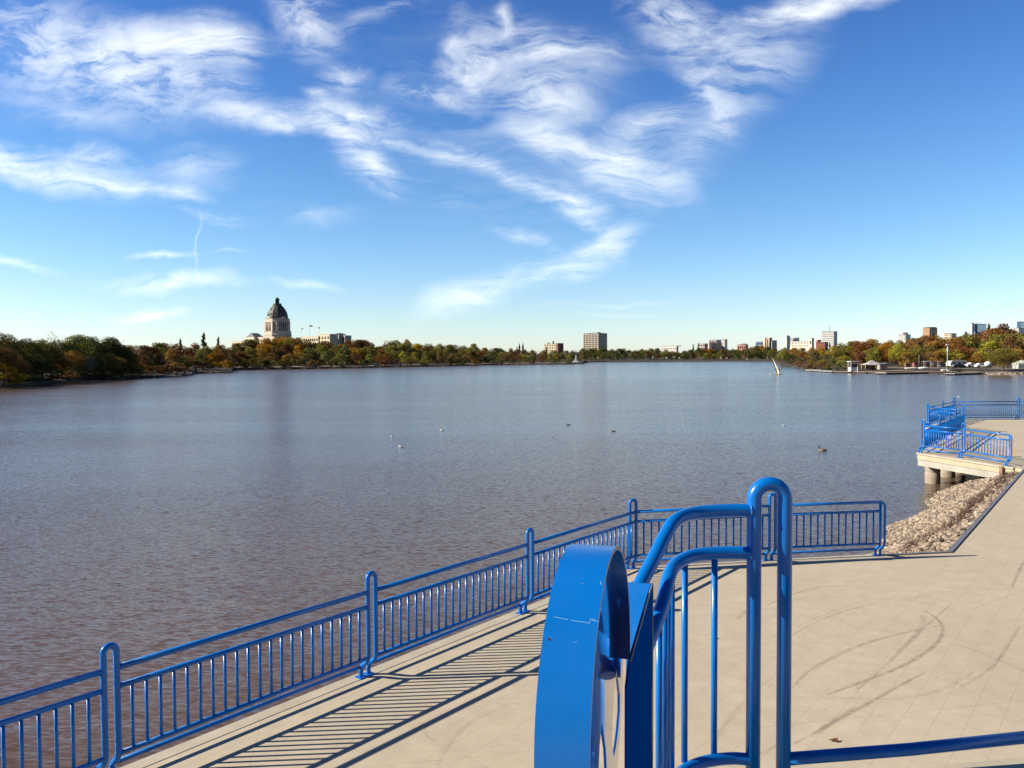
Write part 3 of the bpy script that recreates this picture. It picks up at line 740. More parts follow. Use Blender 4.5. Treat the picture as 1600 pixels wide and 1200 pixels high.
# ------------------------------------------------------------------ trees
def leaf_mat(name, col, amt=.45):
    m = bpy.data.materials.new(name); m.use_nodes = True; nt_ = m.node_tree; nt_.nodes.clear(); h = NG(nt_)
    t = h.n('ShaderNodeTexCoord').outputs['Object']; oi = h.n('ShaderNodeObjectInfo').outputs['Random']
    n = h.noise(t, 5.5, 3, .6); n2 = h.noise(t, 40, 2, .6)
    lo = tuple(c * (1 - amt) for c in col); hi = (col[0] * (1 + amt * 1.1), col[1] * (1 + amt), col[2] * (1 + amt * .6))
    c = h.mix(h.ramp(n, [(.32, 0.), (.68, 1.)]), lo, hi)
    c = h.mix(h.ramp(n2, [(.55, 0.), (.72, .5)]), c, (min(1, col[0] * 1.7 + .02), col[1] * 1.15 + .01, col[2]))
    hs = h.n('ShaderNodeHueSaturation'); h.l(c, hs.inputs['Color']); h.l(h.math('MULTIPLY_ADD', oi, .05, .475), hs.inputs['Hue'])
    h.l(h.math('MULTIPLY_ADD', oi, .65, 1.0), hs.inputs['Value'])
    d = h.n('ShaderNodeBsdfDiffuse'); h.l(hs.outputs[0], d.inputs[0]); tr = h.n('ShaderNodeBsdfTranslucent'); h.l(hs.outputs[0], tr.inputs[0])
    mx = h.n('ShaderNodeMixShader'); mx.inputs[0].default_value = .18; h.l(d.outputs[0], mx.inputs[1]); h.l(tr.outputs[0], mx.inputs[2])
    o = h.n('ShaderNodeOutputMaterial'); h.l(mx.outputs[0], o.inputs[0]); return m
LEAF = {
 'olive green': leaf_mat('olive_leaves', (.135, .125, .032)), 'dark green': leaf_mat('dark_green_leaves', (.070, .080, .026)),
 'grey green': leaf_mat('grey_green_leaves', (.105, .115, .045)), 'golden yellow': leaf_mat('golden_leaves', (.27, .165, .018)),
 'orange brown': leaf_mat('orange_brown_leaves', (.175, .092, .028)), 'rust red': leaf_mat('rust_leaves', (.135, .062, .030)),
 'brown': leaf_mat('brown_leaves', (.115, .068, .030)), 'yellow green': leaf_mat('yellow_green_leaves', (.20, .185, .028)),
 'bare grey': leaf_mat('bare_twigs', (.17, .13, .10), .3)}
BARK = varied('bark', (.12, .09, .065), .9, .3, 8, .3, 30)
PALEBARK = varied('pale_bark', (.32, .25, .18), .9, .3, 8, .3, 30)
def crown_mesh(seed, shape, nclump=26, per=90, leaf=.028, spread=1.0):
    r_ = np.random.RandomState(seed); V = []; Fc = []
    cl = []
    for k in range(nclump):
        if shape == 'spruce':
            z = r_.uniform(.10, .97); rad = (1 - z) * .24 + .02; a = r_.uniform(0, 6.28); q = rad * r_.uniform(.3, 1)
            cl.append((q * math.cos(a), q * math.sin(a), z, .05 + .05 * (1 - z), .035))
            continue
        lo, hi, wd = {'round': (.26, .86, .34), 'tall': (.20, .88, .24), 'wide': (.30, .84, .42), 'bush': (.08, .72, .55), 'willow': (.12, .82, .42), 'lop': (.28, .85, .34)}[shape]
        u = r_.uniform(0, 1) ** .8; z = lo + (hi - lo) * u
        prof = math.sin(math.pi * min(1, max(.04, (u * .80 + .20)))) ** .6 if shape != 'willow' else math.sin(math.pi * (.32 + .62 * u)) ** .6
        a = r_.uniform(0, 6.28); q = wd * prof * math.sqrt(r_.uniform(.12, 1)) * spread
        x, y = q * math.cos(a), q * math.sin(a)
        if shape == 'lop': x += .10 * (u - .5) + .05 * math.sin(7 * u)
        s = r_.uniform(.075, .145) * (1.15 if shape in ('wide', 'bush', 'willow') else 1)
        cl.append((x, y, z, s, s * r_.uniform(.65, .95)))
    for (x, y, z, sx, sz) in cl:
        n = int(per * (sx / .11) ** 2) if shape != 'spruce' else per
        d = r_.normal(size=(n, 3)); d /= np.linalg.norm(d, axis=1)[:, None]
        rad = r_.uniform(.55, 1.08, n) ** .6
        P_ = d * rad[:, None] * np.array([sx, sx, sz]) + np.array([x, y, z])
        nn = d * .9 + r_.normal(size=(n, 3)) * .55 + np.array([0, 0, .15]); nn /= np.linalg.norm(nn, axis=1)[:, None]
        t1 = np.cross(nn, r_.normal(size=(n, 3))); t1 /= np.linalg.norm(t1, axis=1)[:, None]; t2 = np.cross(nn, t1)
        sz_ = leaf * r_.uniform(.5, 1.2, n)[:, None]
        for i in range(n):
            o = len(V); a, b_ = t1[i] * sz_[i], t2[i] * sz_[i] * .7
            V += [P_[i] - a, P_[i] - b_ * .9, P_[i] + a, P_[i] + b_]; Fc.append((o, o + 1, o + 2, o + 3))
    me = bpy.data.meshes.new('crown'); me.from_pydata([tuple(v) for v in V], [], Fc); me.materials.append(LEAF['olive green']); return me
def trunk_mesh(seed, shape, bark):
    r_ = random.Random(seed); b = MB(); th = {'spruce': .95, 'bush': .3}.get(shape, .62)
    w0 = {'bush': .012, 'spruce': .016}.get(shape, .024)
    def bough(p, d, L, w, depth):
        pts = [p]; q = p
        for k in range(4):
            d = (d + Vector((r_.gauss(0, .12), r_.gauss(0, .12), .05))).normalized(); q = q + d * L / 4; pts.append(q)
        b.tube(pts, w, 5, radii=[w * (1 - .17 * k) for k in range(5)])
        if depth:
            for k in range(3):
                s = pts[r_.choice([2, 3, 4])]; a = r_.uniform(0, 6.28)
                bough(s, Vector((math.cos(a), math.sin(a), r_.uniform(.5, 1.3))).normalized(), L * .55, w * .45, depth - 1)
    if shape == 'bush':
        for k in range(5):
            a = r_.uniform(0, 6.28); bough(Vector((0, 0, -.02)), Vector((math.cos(a) * .6, math.sin(a) * .6, 1)).normalized(), .55, w0, 1)
    else:
        b.tube([Vector((0, 0, -.03)), Vector((.004, 0, .1)), Vector((r_.gauss(0, .012), r_.gauss(0, .012), th * .6)), Vector((r_.gauss(0, .03), r_.gauss(0, .03), th))], w0, 7, radii=[w0 * 1.25, w0, w0 * .75, w0 * .3])
        if shape != 'spruce':
            for k in range(6):
                a = r_.uniform(0, 6.28); bough(Vector((0, 0, r_.uniform(.18, .42))), Vector((math.cos(a), math.sin(a), 1.0)).normalized(), .40, w0 * .5, 1)
    bmesh.ops.recalc_face_normals(b.bm, faces=b.bm.faces)
    me = bpy.data.meshes.new('trunk'); b.bm.to_mesh(me); b.bm.free(); me.materials.append(bark); return me
SPEC = [('round', 11), ('round', 12), ('lop', 13), ('tall', 14), ('wide', 15), ('wide', 16), ('willow', 17), ('willow', 18), ('lop', 19), ('tall', 20)]
PROTO = {}
for q, (sh, sd_) in enumerate(SPEC): PROTO['t%d' % q] = (crown_mesh(sd_, sh, 34, 85, .022), trunk_mesh(sd_, sh, BARK if q % 3 else PALEBARK), sh)
for q, sd_ in enumerate((31, 32, 33)): PROTO['b%d' % q] = (crown_mesh(sd_, 'bush', 24, 80, .030), trunk_mesh(sd_, 'bush', BARK), 'bush')
for q, (sh, sd_) in enumerate((('round', 51), ('wide', 52), ('willow', 53), ('lop', 54), ('wide', 55))): PROTO['n%d' % q] = (crown_mesh(sd_, sh, 60, 130, .0135), trunk_mesh(sd_, sh, BARK), sh)
PROTO['s0'] = (crown_mesh(41, 'spruce', 60, 34, .028), trunk_mesh(41, 'spruce', BARK), 'spruce')
PROTO['x0'] = (crown_mesh(43, 'tall', 14, 22, .016), trunk_mesh(44, 'round', PALEBARK), 'bare')
trees = []
def put_tree(key, px, off, topy, color, wide=1.0, row='', name=None):
    cm, tm, sh = PROTO[key]; base = land_pt(px, off); d = Vector((base.x, base.y, 0)).length
    top = atY(px, topy, base.y).z; h_ = max(1.2, top - base.z + .1) / (.98 if sh != 'bush' else .86)
    nm = name or {'spruce': 'spruce_tree', 'bush': 'shrub', 'bare': 'bare_tree'}.get(sh, 'tree')
    root = empty(nm, base, rt.uniform(0, 6.28)); root.scale = (h_ * wide, h_ * wide, h_)
    for me, n_, ml in ((cm, 'crown', LEAF[color]), (tm, 'trunk', None)):
        o = bpy.data.objects.new(n_, me); C.objects.link(o); o.parent = root
        if ml: o.material_slots[0].link = 'OBJECT'; o.material_slots[0].material = ml
    trees.append((px, root, color, nm, row, h_)); return root
rt = random.Random(77)
SKY = [(-60, 512), (0, 517), (20, 520), (40, 524), (60, 524), (85, 528), (110, 522), (130, 520), (150, 523), (175, 524), (190, 531), (198, 538), (215, 534), (228, 537), (245, 536), (260, 532), (275, 533), (290, 540), (305, 537), (320, 537), (345, 536), (360, 540), (380, 531), (400, 529),
       (430, 526), (455, 524), (470, 528), (485, 527), (500, 532), (520, 531), (535, 533), (550, 530), (560, 528), (580, 533), (590, 540), (600, 531), (620, 531), (640, 530), (650, 535), (665, 534), (690, 534), (715, 538), (735, 533), (750, 540), (780, 542), (800, 545), (830, 546), (870, 546), (900, 546),
       (915, 542), (950, 544), (990, 545), (1010, 543), (1040, 545), (1060, 549), (1080, 544), (1120, 545), (1150, 545), (1180, 540), (1210, 542), (1230, 542), (1280, 541), (1300, 539), (1320, 529), (1340, 530), (1360, 526), (1375, 531), (1390, 532), (1410, 531), (1440, 524), (1455, 519), (1470, 521), (1485, 528),
       (1500, 523), (1520, 520), (1540, 517), (1555, 506), (1570, 505), (1585, 513), (1600, 520), (1680, 518)]
def skyl(px):
    for (a, ya), (b_, yb) in zip(SKY, SKY[1:]):
        if a <= px <= b_: return ya + (yb - ya) * (px - a) / (b_ - a)
    return 520
ZONES = [(-60, 198, 'on the near left bank', {'dark green': 4, 'olive green': 5, 'brown': 1, 'grey green': 1}),
 (198, 300, 'behind the rocky left point', {'orange brown': 3, 'olive green': 3, 'rust red': 1.6, 'brown': 2, 'grey green': 1, 'golden yellow': .6}),
 (300, 400, 'left of the domed building', {'orange brown': 2.5, 'olive green': 3, 'brown': 2, 'golden yellow': 1, 'yellow green': 1, 'rust red': .6}),
 (400, 470, 'below the domed building', {'golden yellow': 2, 'olive green': 4, 'orange brown': 1.5, 'brown': 1, 'yellow green': 1}),
 (470, 600, 'below the cream wings', {'olive green': 4, 'grey green': 1.5, 'golden yellow': 1.6, 'orange brown': 1.5, 'yellow green': 1, 'brown': 1}),
 (600, 760, 'along the middle shore', {'olive green': 4, 'orange brown': 1.8, 'brown': 1.5, 'golden yellow': .9, 'yellow green': 1.2, 'dark green': .8}),
 (760, 912, 'left of the fountain', {'olive green': 3, 'grey green': 1.6, 'yellow green': 1.6, 'brown': 2, 'dark green': 1.4}),
 (912, 1060, 'near the dark office block', {'dark green': 5, 'olive green': 2.4, 'brown': 1.6}),
 (1060, 1215, 'on the far shore right', {'dark green': 3, 'olive green': 3, 'brown': 2, 'golden yellow': .8, 'orange brown': 1}),
 (1215, 1330, 'behind the windsurfer', {'olive green': 3.5, 'grey green': 1.5, 'orange brown': 1.6, 'golden yellow': 1, 'yellow green': 1}),
 (1330, 1470, 'behind the boat yard', {'orange brown': 3, 'rust red': .5, 'olive green': 2, 'golden yellow': 1.4, 'brown': 1.6}),
 (1470, 1700, 'right of the lamp mast', {'orange brown': 2.6, 'olive green': 2.6, 'brown': 2.4, 'rust red': 1, 'yellow green': .6})]
def zone(px):
    for z in ZONES:
        if z[0] <= px < z[1]: return z
    return ZONES[-1]
def pick(px, only=None):
    d = zone(px)[3]; ks = list(d); return rt.choices(ks, [d[k] for k in ks])[0]
def row_of(x0, x1, step, off, frac, jit, keys, row, wide=(.9, 1.25), colors=None):
    x = x0
    while x < x1:
        sy, by = skyl(x), shy(x); top = sy + (by - sy) * (frac + rt.uniform(-jit, jit)); 
        c = rt.choice(colors) if colors else pick(x)
        put_tree(rt.choice(keys), x, off * rt.uniform(.8, 1.25), top, c, rt.uniform(*wide), row)
        x += step * rt.uniform(.7, 1.3)
TK = ['t%d' % i for i in range(10)]; NK = ['n%d' % i for i in range(5)]; BK = ['b0', 'b1', 'b2']
# near left bank
for px, off, ty, c, k, wd in [(-45, 12, 513, 'dark green', 'n0', 1.2), (8, 16, 516, 'olive green', 'n3', .95), (-10, 9, 534, 'brown', 'n1', 1.2), (38, 14, 525, 'dark green', 'n1', 1.25), (66, 10, 527, 'olive green', 'n4', 1.2), (98, 18, 528, 'dark green', 'n1', 1.2), (122, 12, 520, 'olive green', 'n0', 1.15),
        (148, 16, 522, 'dark green', 'n3', 1.2), (176, 12, 524, 'dark green', 'n0', 1.15), (192, 9, 535, 'dark green', 'n2', 1.0), (82, 6, 545, 'brown', 'n4', 1.3), (50, 5, 548, 'dark green', 'n1', 1.4), (112, 5, 545, 'orange brown', 'n1', 1.0), (135, 5, 556, 'bare grey', 'n4', 1.2), (160, 5, 548, 'dark green', 'n2', 1.4), (182, 4, 556, 'brown', 'n4', 1.2), (20, 4, 552, 'brown', 'n2', 1.2)]:
    put_tree(k, px, off, ty, c, wd, 'front' if off < 8 else 'back')
put_tree('b0', 4, 1.8, 566, 'golden yellow', 1.5, 'front'); put_tree('b1', 30, 1.8, 583, 'brown', 1.8, 'front')
for x in (58, 84, 108, 132, 156, 178, 200): put_tree(rt.choice(BK), x, 2.6, shy(x) - rt.uniform(11, 20), rt.choice(['brown', 'dark green', 'dark green', 'rust red']), 1.9, 'front')
put_tree('x0', 83, 13, 515, 'bare grey', .7, 'back')
# behind the point
row_of(203, 372, 14, 75, .0, .04, TK, 'back')
row_of(206, 372, 17, 45, .28, .07, TK, 'middle', (1.0, 1.4))
row_of(206, 300, 14, 9, .62, .08, BK, 'front', (1.3, 1.8), ['rust red', 'rust red', 'brown', 'orange brown', 'dark green', 'olive green'])
row_of(306, 372, 15, 14, .55, .08, BK, 'front', (1.2, 1.6), ['dark green', 'brown', 'olive green', 'golden yellow', 'rust red'])
# middle shore
row_of(372, 912, 13.5, 70, .0, .05, TK, 'back')
row_of(376, 900, 17, 38, .20, .08, TK, 'middle', (1.0, 1.35))
row_of(374, 905, 25, 17, .42, .10, TK + BK, 'front', (1.0, 1.4))
row_of(376, 905, 30, 6, .62, .08, BK, 'shore', (1.2, 1.6), ['olive green', 'brown', 'dark green', 'grey green'])
# far shore
row_of(914, 1216, 10.5, 70, .0, .07, TK, 'back', (1.1, 1.5))
row_of(914, 1222, 13, 26, .30, .09, TK, 'front', (1.1, 1.5))
# right bank
row_of(1226, 1690, 14.5, 95, .0, .04, TK, 'back')
row_of(1228, 1690, 19, 60, .22, .08, TK, 'middle', (1.0, 1.35))
row_of(1232, 1330, 15, 26, .48, .08, TK[4:8], 'front', (1.1, 1.5), ['olive green', 'grey green', 'yellow green'])
row_of(1248, 1345, 13, 4, .68, .05, BK, 'shore', (1.5, 2.0), ['bare grey', 'bare grey', 'brown', 'rust red', 'grey green'])
row_of(1345, 1690, 24, 48, .42, .10, TK, 'front', (1.0, 1.4))
put_tree('t1', 1222, 10, 548, 'olive green', 1.2, 'front'); put_tree('t6', 1236, 9, 551, 'dark green', 1.2, 'front')
put_tree('n1', 1386, 52, 532, 'golden yellow', .8, 'front'); put_tree('n3', 1402, 50, 534, 'yellow green', .8, 'front')
put_tree('n1', 1567, 7, 541, 'olive green', 1.30, 'shore', 'broad_tree')
for px, off, ty, wd in ((283, 150, 530, .5), (319, 150, 521, .62), (342, 150, 527, .5), (1083, 120, 538, .5), (1091, 120, 536.5, .5), (808, 300, 542, .5), (854, 130, 542, .5), (1296, 130, 536, .5), (1508, 140, 519, .6), (1544, 130, 507, .5)):
    put_tree('s0', px, off, ty, 'dark green', wd, 'back')
ORD = ['first', 'second', 'third', 'fourth', 'fifth', 'sixth', 'seventh', 'eighth', 'ninth', 'tenth', 'eleventh', 'twelfth', 'thirteenth', 'fourteenth', 'fifteenth', 'sixteenth']
cnt = {}
for px, o, c, nm, row, h_ in sorted(trees, key=lambda t: t[0]):
    z = zone(px)[2]; kind = {'spruce_tree': 'pointed spruce', 'shrub': 'shrub', 'bare_tree': 'leafless tree', 'tree': 'tree', 'broad_tree': 'spreading tree'}[nm]
    key = (z, c, kind, row); cnt[key] = cnt.get(key, 0) + 1
tot = dict(cnt); cnt = {}
for px, o, c, nm, row, h_ in sorted(trees, key=lambda t: t[0]):
    z = zone(px)[2]; kind = {'spruce_tree': 'pointed spruce', 'shrub': 'shrub', 'bare_tree': 'leafless tree', 'tree': 'tree', 'broad_tree': 'spreading tree'}[nm]
    key = (z, c, kind, row); cnt[key] = cnt.get(key, 0) + 1; n = cnt[key]
    cc = '' if nm == 'bare_tree' else ('grey brown' if c == 'bare grey' else c)
    rw = {'front': 'in the front row', 'back': 'in the back row', 'middle': 'in the middle row', 'shore': 'at the water edge'}[row]
    lab = ('only ' if tot[key] == 1 else ORD[n - 1] + ' ') + (cc + ' ' if cc else '') + kind + ('' if tot[key] == 1 else ' from left') + ' ' + rw + ' ' + z
    if nm == 'broad_tree': lab = 'lone spreading olive green tree with a bare trunk on the right shore'
    tag(o, lab, 'shrub' if nm == 'shrub' else 'tree', None if nm == 'broad_tree' else ('shrubs round the lake' if nm == 'shrub' else 'trees round the lake'))
# the wood that fills in behind the rows
def far_wood(x0, x1, off, frac, seed, col, label):
    r_ = random.Random(seed); cm = PROTO['t4'][0]; V0 = np.array([v.co[:] for v in cm.vertices]); F0 = np.array([p.vertices[:] for p in cm.polygons]); sel = np.random.RandomState(seed)
    Vs = []; Fs = []; x = x0; o = 0
    while x < x1:
        keep = sel.rand(len(F0)) < .45; Fk = F0[keep]; b_ = land_pt(x, off * r_.uniform(.9, 1.3)); sy, by = skyl(x), shy(x); top = atY(x, sy + (by - sy) * (frac + r_.uniform(-.05, .05)), b_.y).z
        h_ = top - b_.z; a = r_.uniform(0, 6.28); c, s = math.cos(a), math.sin(a); w_ = h_ * 1.5
        vv = np.stack([(V0[:, 0] * c - V0[:, 1] * s) * w_ + b_.x, (V0[:, 0] * s + V0[:, 1] * c) * w_ + b_.y, (V0[:, 2] - .25) * h_ * 1.3 + b_.z], 1)
        idx = Fk.reshape(-1); Vs.append(vv[idx]); Fs.append(np.arange(len(idx)).reshape(-1, 4) + o); o += len(idx); x += 9 * r_.uniform(.8, 1.2)
    me = bpy.data.meshes.new('woodland'); me.from_pydata(np.concatenate(Vs).tolist(), [], np.concatenate(Fs).tolist()); me.materials.append(col)
    ob = bpy.data.objects.new('woodland', me); C.objects.link(ob); tag(ob, label, 'woodland', kind='stuff')
far_wood(-60, 200, 34, .10, 1, LEAF['dark green'], 'dark mass of trees behind the near left bank')
far_wood(200, 910, 105, .14, 2, LEAF['brown'], 'continuous wood behind the trees of the left and middle shore')
far_wood(905, 1225, 110, .12, 3, LEAF['dark green'], 'dark wood on the far shore behind its first trees')
far_wood(1225, 1690, 130, .14, 4, LEAF['brown'], 'autumn wood behind the boat yard trees')


# ------------------------------------------------------------------ buildings beyond the trees
DARKWIN = prin('dark_window_glass', (.03, .035, .045), .25)
BLUEWIN = prin('blue_reflective_glass', (.10, .19, .30), .15, Metallic=.5)
ROOFM = varied('grey_flat_roof', (.12, .12, .13), .8, .2, .3)
def W(name, c): return varied(name, c, .85, .08, .15)
def building(label, cat, xl, xc, xr, top, Y, col, phi=38, nl=0, nr_=0, rows=0, win=DARKWIN, wl_frac=(.62, .5), z0=0.0, name='building', parts=None, penth=None, bands=False, group='buildings beyond the trees', botpx=None):
    ph = R(phi); cph, sph = math.cos(ph), math.sin(ph)
    Kc = atY(xc, top, Y); ul, ur = ray(xl, top), ray(xr, top); ul, ur = ul.x / ul.y, ur.x / ur.y
    wl = (Kc.x - ul * Y) / (cph + ul * sph); wr = (ur * Y - Kc.x) / max(.05, (sph - ur * cph))
    root = world_root(name, (Kc.x, Kc.y, z0), label, cat, group); zt = Kc.z; H = zt - z0
    A = Vector((-cph, sph, 0)); B = Vector((sph, cph, 0)); k0 = Vector((Kc.x, Kc.y, 0))
    if botpx is not None: zb = atY(xc, botpx, Y).z
    q = [k0, k0 + A * wl, k0 + A * wl + B * wr, k0 + B * wr]
    MB().prism([(p.x, p.y) for p in q], z0, zt).build('wall', col, root)
    c = (q[0] + q[2]) / 2
    MB().prism([((p - c) * 1.012 + c).to_2d()[:] for p in q], zt + .02, zt + max(.5, .02 * H)).build('roof', ROOFM, root)
    vis = (zt - max(z0, atY(xc, 556, Y).z)) if botpx is None else zt - zb
    rh = vis / max(1, rows)
    for (n, d, nn, wd, ncol) in ((nl, A, -B, wl, 'l'), (nr_, B, -A, wr, 'r')):
        if not n: continue
        for r in range(rows):
            zc = zt - rh * (r + .55)
            if bands:
                m = MB(); m.box(k0 + d * wd * .5 + nn * .08 + zz * zc, (wd * .94, .16, rh * wl_frac[1]), math.atan2(d.y, d.x)); m.build('window_band', win, root); continue
            for i in range(n):
                p = k0 + d * wd * ((i + .5) / n) + nn * .08 + zz * zc
                MB().box(p, (wd / n * wl_frac[0], .16, rh * wl_frac[1]), math.atan2(d.y, d.x)).build('window', win, root)
    if penth:
        for (pl_, pr_, pt) in penth:
            a = atY(pl_, pt, Y + wr * .4); b_ = atY(pr_, pt, Y + wr * .4); MB().prism([(a.x, a.y), (b_.x, b_.y), (b_.x, b_.y + 6), (a.x, a.y + 6)], zt, a.z).build('plant_room', col, root)
    return root, q, zt
beige = W('beige_precast', (.42, .36, .29)); cream = W('cream_stone', (.60, .52, .37)); white = W('white_cladding', (.66, .64, .58)); brick = W('red_brick', (.28, .09, .05)); brown = W('brown_brick', (.17, .09, .07)); tan = W('tan_brick', (.40, .25, .15)); pink = W('pink_stucco', (.46, .24, .18)); bluegrey = W('blue_grey_panel', (.22, .26, .33)); dark = W('dark_panel', (.10, .09, .10))
root, q, zt = building('square dark office block with a gridded sunlit side, tallest above the far trees', 'office block', 912, 935.3, 948.6, 521, 1150, beige, 40, 0, 0, 9, penth=[(933, 938.5, 518.8), (926.5, 928, 519.5), (921, 923, 520)])
A = (q[1] - q[0]); B = (q[3] - q[0]); wlA, wrB = A.length, B.length; A.normalize(); B.normalize(); zb = atY(935, 548, 1150).z; rh = (zt - zb) / 9.2
for r in range(9):
    for i in range(5):
        MB().box(q[0] + A * wlA * ((i + .5) / 5) - B * .1 + zz * (zt - rh * (r + .75)), (wlA / 5 * .80, .2, rh * .30), math.atan2(A.y, A.x)).build('window', DARKWIN, root)
for i in range(6): MB().box(q[0] + A * (wlA * i / 5 + (.3 if i == 0 else -.3 if i == 5 else 0)) - B * .35 + zz * ((zt + zb) / 2 - 5), (.7, .7, zt - zb + 8), math.atan2(A.y, A.x)).build('pier_fin', beige, root)
for r in range(9): MB().box(q[0] + B * wrB * .5 - A * .15 + zz * (zt - rh * (r + .72)), (wrB * .985, .3, rh * .62), math.atan2(B.y, B.x)).build('window_band', DARKWIN, root)
building('low brown block with cream window frames, left of the dark office block', 'building', 850, 869, 880, 537.6, 1150, cream, 35, 5, 0, 3, wl_frac=(.5, .45), botpx=549, penth=[(856, 858.5, 535.2), (863, 866, 533)])
r_, q, zt_ = building('plain brown end wing beside the cream framed block', 'building', 869.5, 872, 880.5, 536.6, 1140, brown, 40)
building('long low white building with a projecting canopy among the far trees', 'building', 1034, 1057, 1060, 541.0, 1150, white, 35, 7, 0, 1, wl_frac=(.5, .2), botpx=548)
cn = atY(1057, 540.2, 1145); ce_ = atY(1065, 539.6, 1145)
MB().plate([cn, ce_, ce_ + Vector((0, 9, 0)), cn + Vector((0, 9, 0))], (0, 0, -1.0)).build('canopy', white, bpy.data.objects['building.002'])
building('wide dark apartment block with rows of windows on the far skyline', 'building', 1108, 1112, 1131, 535.2, 1150, brown, 30, 2, 8, 4, wl_frac=(.5, .45), botpx=546)
building('pale narrow tower at the right end of the dark apartment block', 'building', 1128, 1132.5, 1136.5, 530.6, 1170, white, 38, 2, 2, 6, wl_frac=(.35, .5), botpx=546)
building('pale upper storey block behind the dark apartment block', 'building', 1108, 1120, 1127, 531.4, 1200, W('lilac_stucco', (.50, .42, .40)), 38, 3, 2, 2, botpx=538)
building('small pale stepped block left of the dark apartment block', 'building', 1092, 1101, 1106, 537.2, 1180, W('pale_stucco', (.50, .44, .38)), 38, 3, 1, 2, botpx=546)
building('low pink roofed building half hidden by the far trees', 'building', 1152, 1165, 1169, 538.6, 1150, pink, 38, 4, 0, 1, botpx=546, penth=[(1159, 1167, 537.0)])
building('blue grey glass block left of the tan striped tower', 'building', 1181, 1192, 1196, 534.2, 1160, bluegrey, 38, 5, 1, 2, BLUEWIN, (.85, .6), botpx=544)
building('tan tower with brown stripes, left of the thin white tower', 'building', 1194, 1200, 1206.5, 528.2, 1130, tan, 42, 0, 0, 0)
building('dark grey block adjoining the tan striped tower', 'building', 1205, 1206.5, 1214, 532.1, 1125, bluegrey, 42, 0, 4, 6, DARKWIN, (.6, .4), botpx=546)
for i, (x0, x1) in enumerate(((1195, 1199), (1201.2, 1205.6))):
    a, b_ = atY(x0, 528.5, 1122), atY(x1, 528.5, 1122); rad = (b_.x - a.x) / 2; c = (a + b_) / 2
    bb = MB(); bb.loft([[(c.x + rad * math.cos(t * math.pi / 8), c.y + 6 + rad * math.sin(t * math.pi / 8), z_) for t in range(16)] for z_ in (0, a.z + .6)]); bb.build('round_bay', cream, bpy.data.objects['building.011'])
building('thin white tower beside a glass block on the right skyline', 'building', 1228, 1229.5, 1234.5, 525.3, 1180, white, 40, 0, 2, 7, wl_frac=(.4, .5), botpx=540, penth=[(1229.4, 1233, 524)])
building('pale block with bands of glass right of the thin white tower', 'building', 1234, 1242, 1249, 528.2, 1190, white, 42, 4, 4, 5, BLUEWIN, (.6, .55), botpx=540)
building('long cream white building with two rows of small windows', 'building', 1236.5, 1264, 1267, 533.4, 1120, W('bright_white', (.72, .68, .56)), 36, 6, 0, 2, wl_frac=(.5, .28), botpx=542)
building('white stair tower at the right end of the long cream building', 'building', 1264, 1268.5, 1272, 528.8, 1115, W('bright_white', (.72, .68, .56)), 42, 1, 0, 1, wl_frac=(.4, .5), botpx=540)
building('red brick building in front of the white slab tower', 'building', 1275, 1289, 1294, 534.6, 1090, brick, 40, 4, 2, 2, wl_frac=(.4, .4), botpx=543, penth=[(1278, 1283, 531)])
root, q, zt = building('white slab tower with a rooftop antenna, tallest on the right skyline', 'tower', 1284, 1303.2, 1308.2, 518.3, 1200, white, 40, 7, 0, 8, W('grey_glazing', (.30, .31, .33)), (.86, .55), botpx=541.5)
c = (q[0] + q[1]) / 2 + (q[3] - q[0]) * .5; MB().tube([Vector((c.x, c.y, zt)), Vector((c.x, c.y, atY(1295, 508.5, c.y).z))], .28, 6).build('antenna', ROOFM, root)
building('white stepped apartment block above the orange trees', 'building', 1404, 1415, 1423, 523, 900, white, 42, 4, 3, 3, wl_frac=(.45, .4), botpx=532, penth=[(1411, 1419, 519.3)])
building('tan brick tower rising behind the orange trees', 'tower', 1442, 1452.5, 1464.5, 512.2, 950, tan, 44, 0, 2, 3, DARKWIN, (.3, .5), botpx=524, penth=[(1449, 1463, 511)])
building('small cream block with a dark hipped roof behind the trees', 'building', 1475.5, 1486.5, 1494.5, 521.3, 900, W('cream_block', (.58, .50, .34)), 44, 3, 2, 2, wl_frac=(.35, .45), botpx=529)
building('blue glass tower with a white corner above the trees', 'tower', 1517, 1527, 1541.5, 506.4, 1000, W('blue_glass_panel', (.16, .24, .36)), 46, 5, 6, 6, BLUEWIN, (.88, .82), botpx=518)
building('white concrete head of the lift shaft on the blue glass tower', 'tower', 1516.5, 1519, 1522, 505.6, 995, white, 46)
building('blue glass tower at the right edge of the photo', 'tower', 1589, 1595, 1612, 503.3, 1000, W('blue_glass_panel', (.16, .24, .36)), 46, 3, 6, 6, BLUEWIN, (.88, .82), botpx=518)
building('low white building between trees below the rightmost glass tower', 'building', 1583, 1592, 1600, 513, 850, white, 44, 4, 2, 2, wl_frac=(.4, .35), botpx=522)
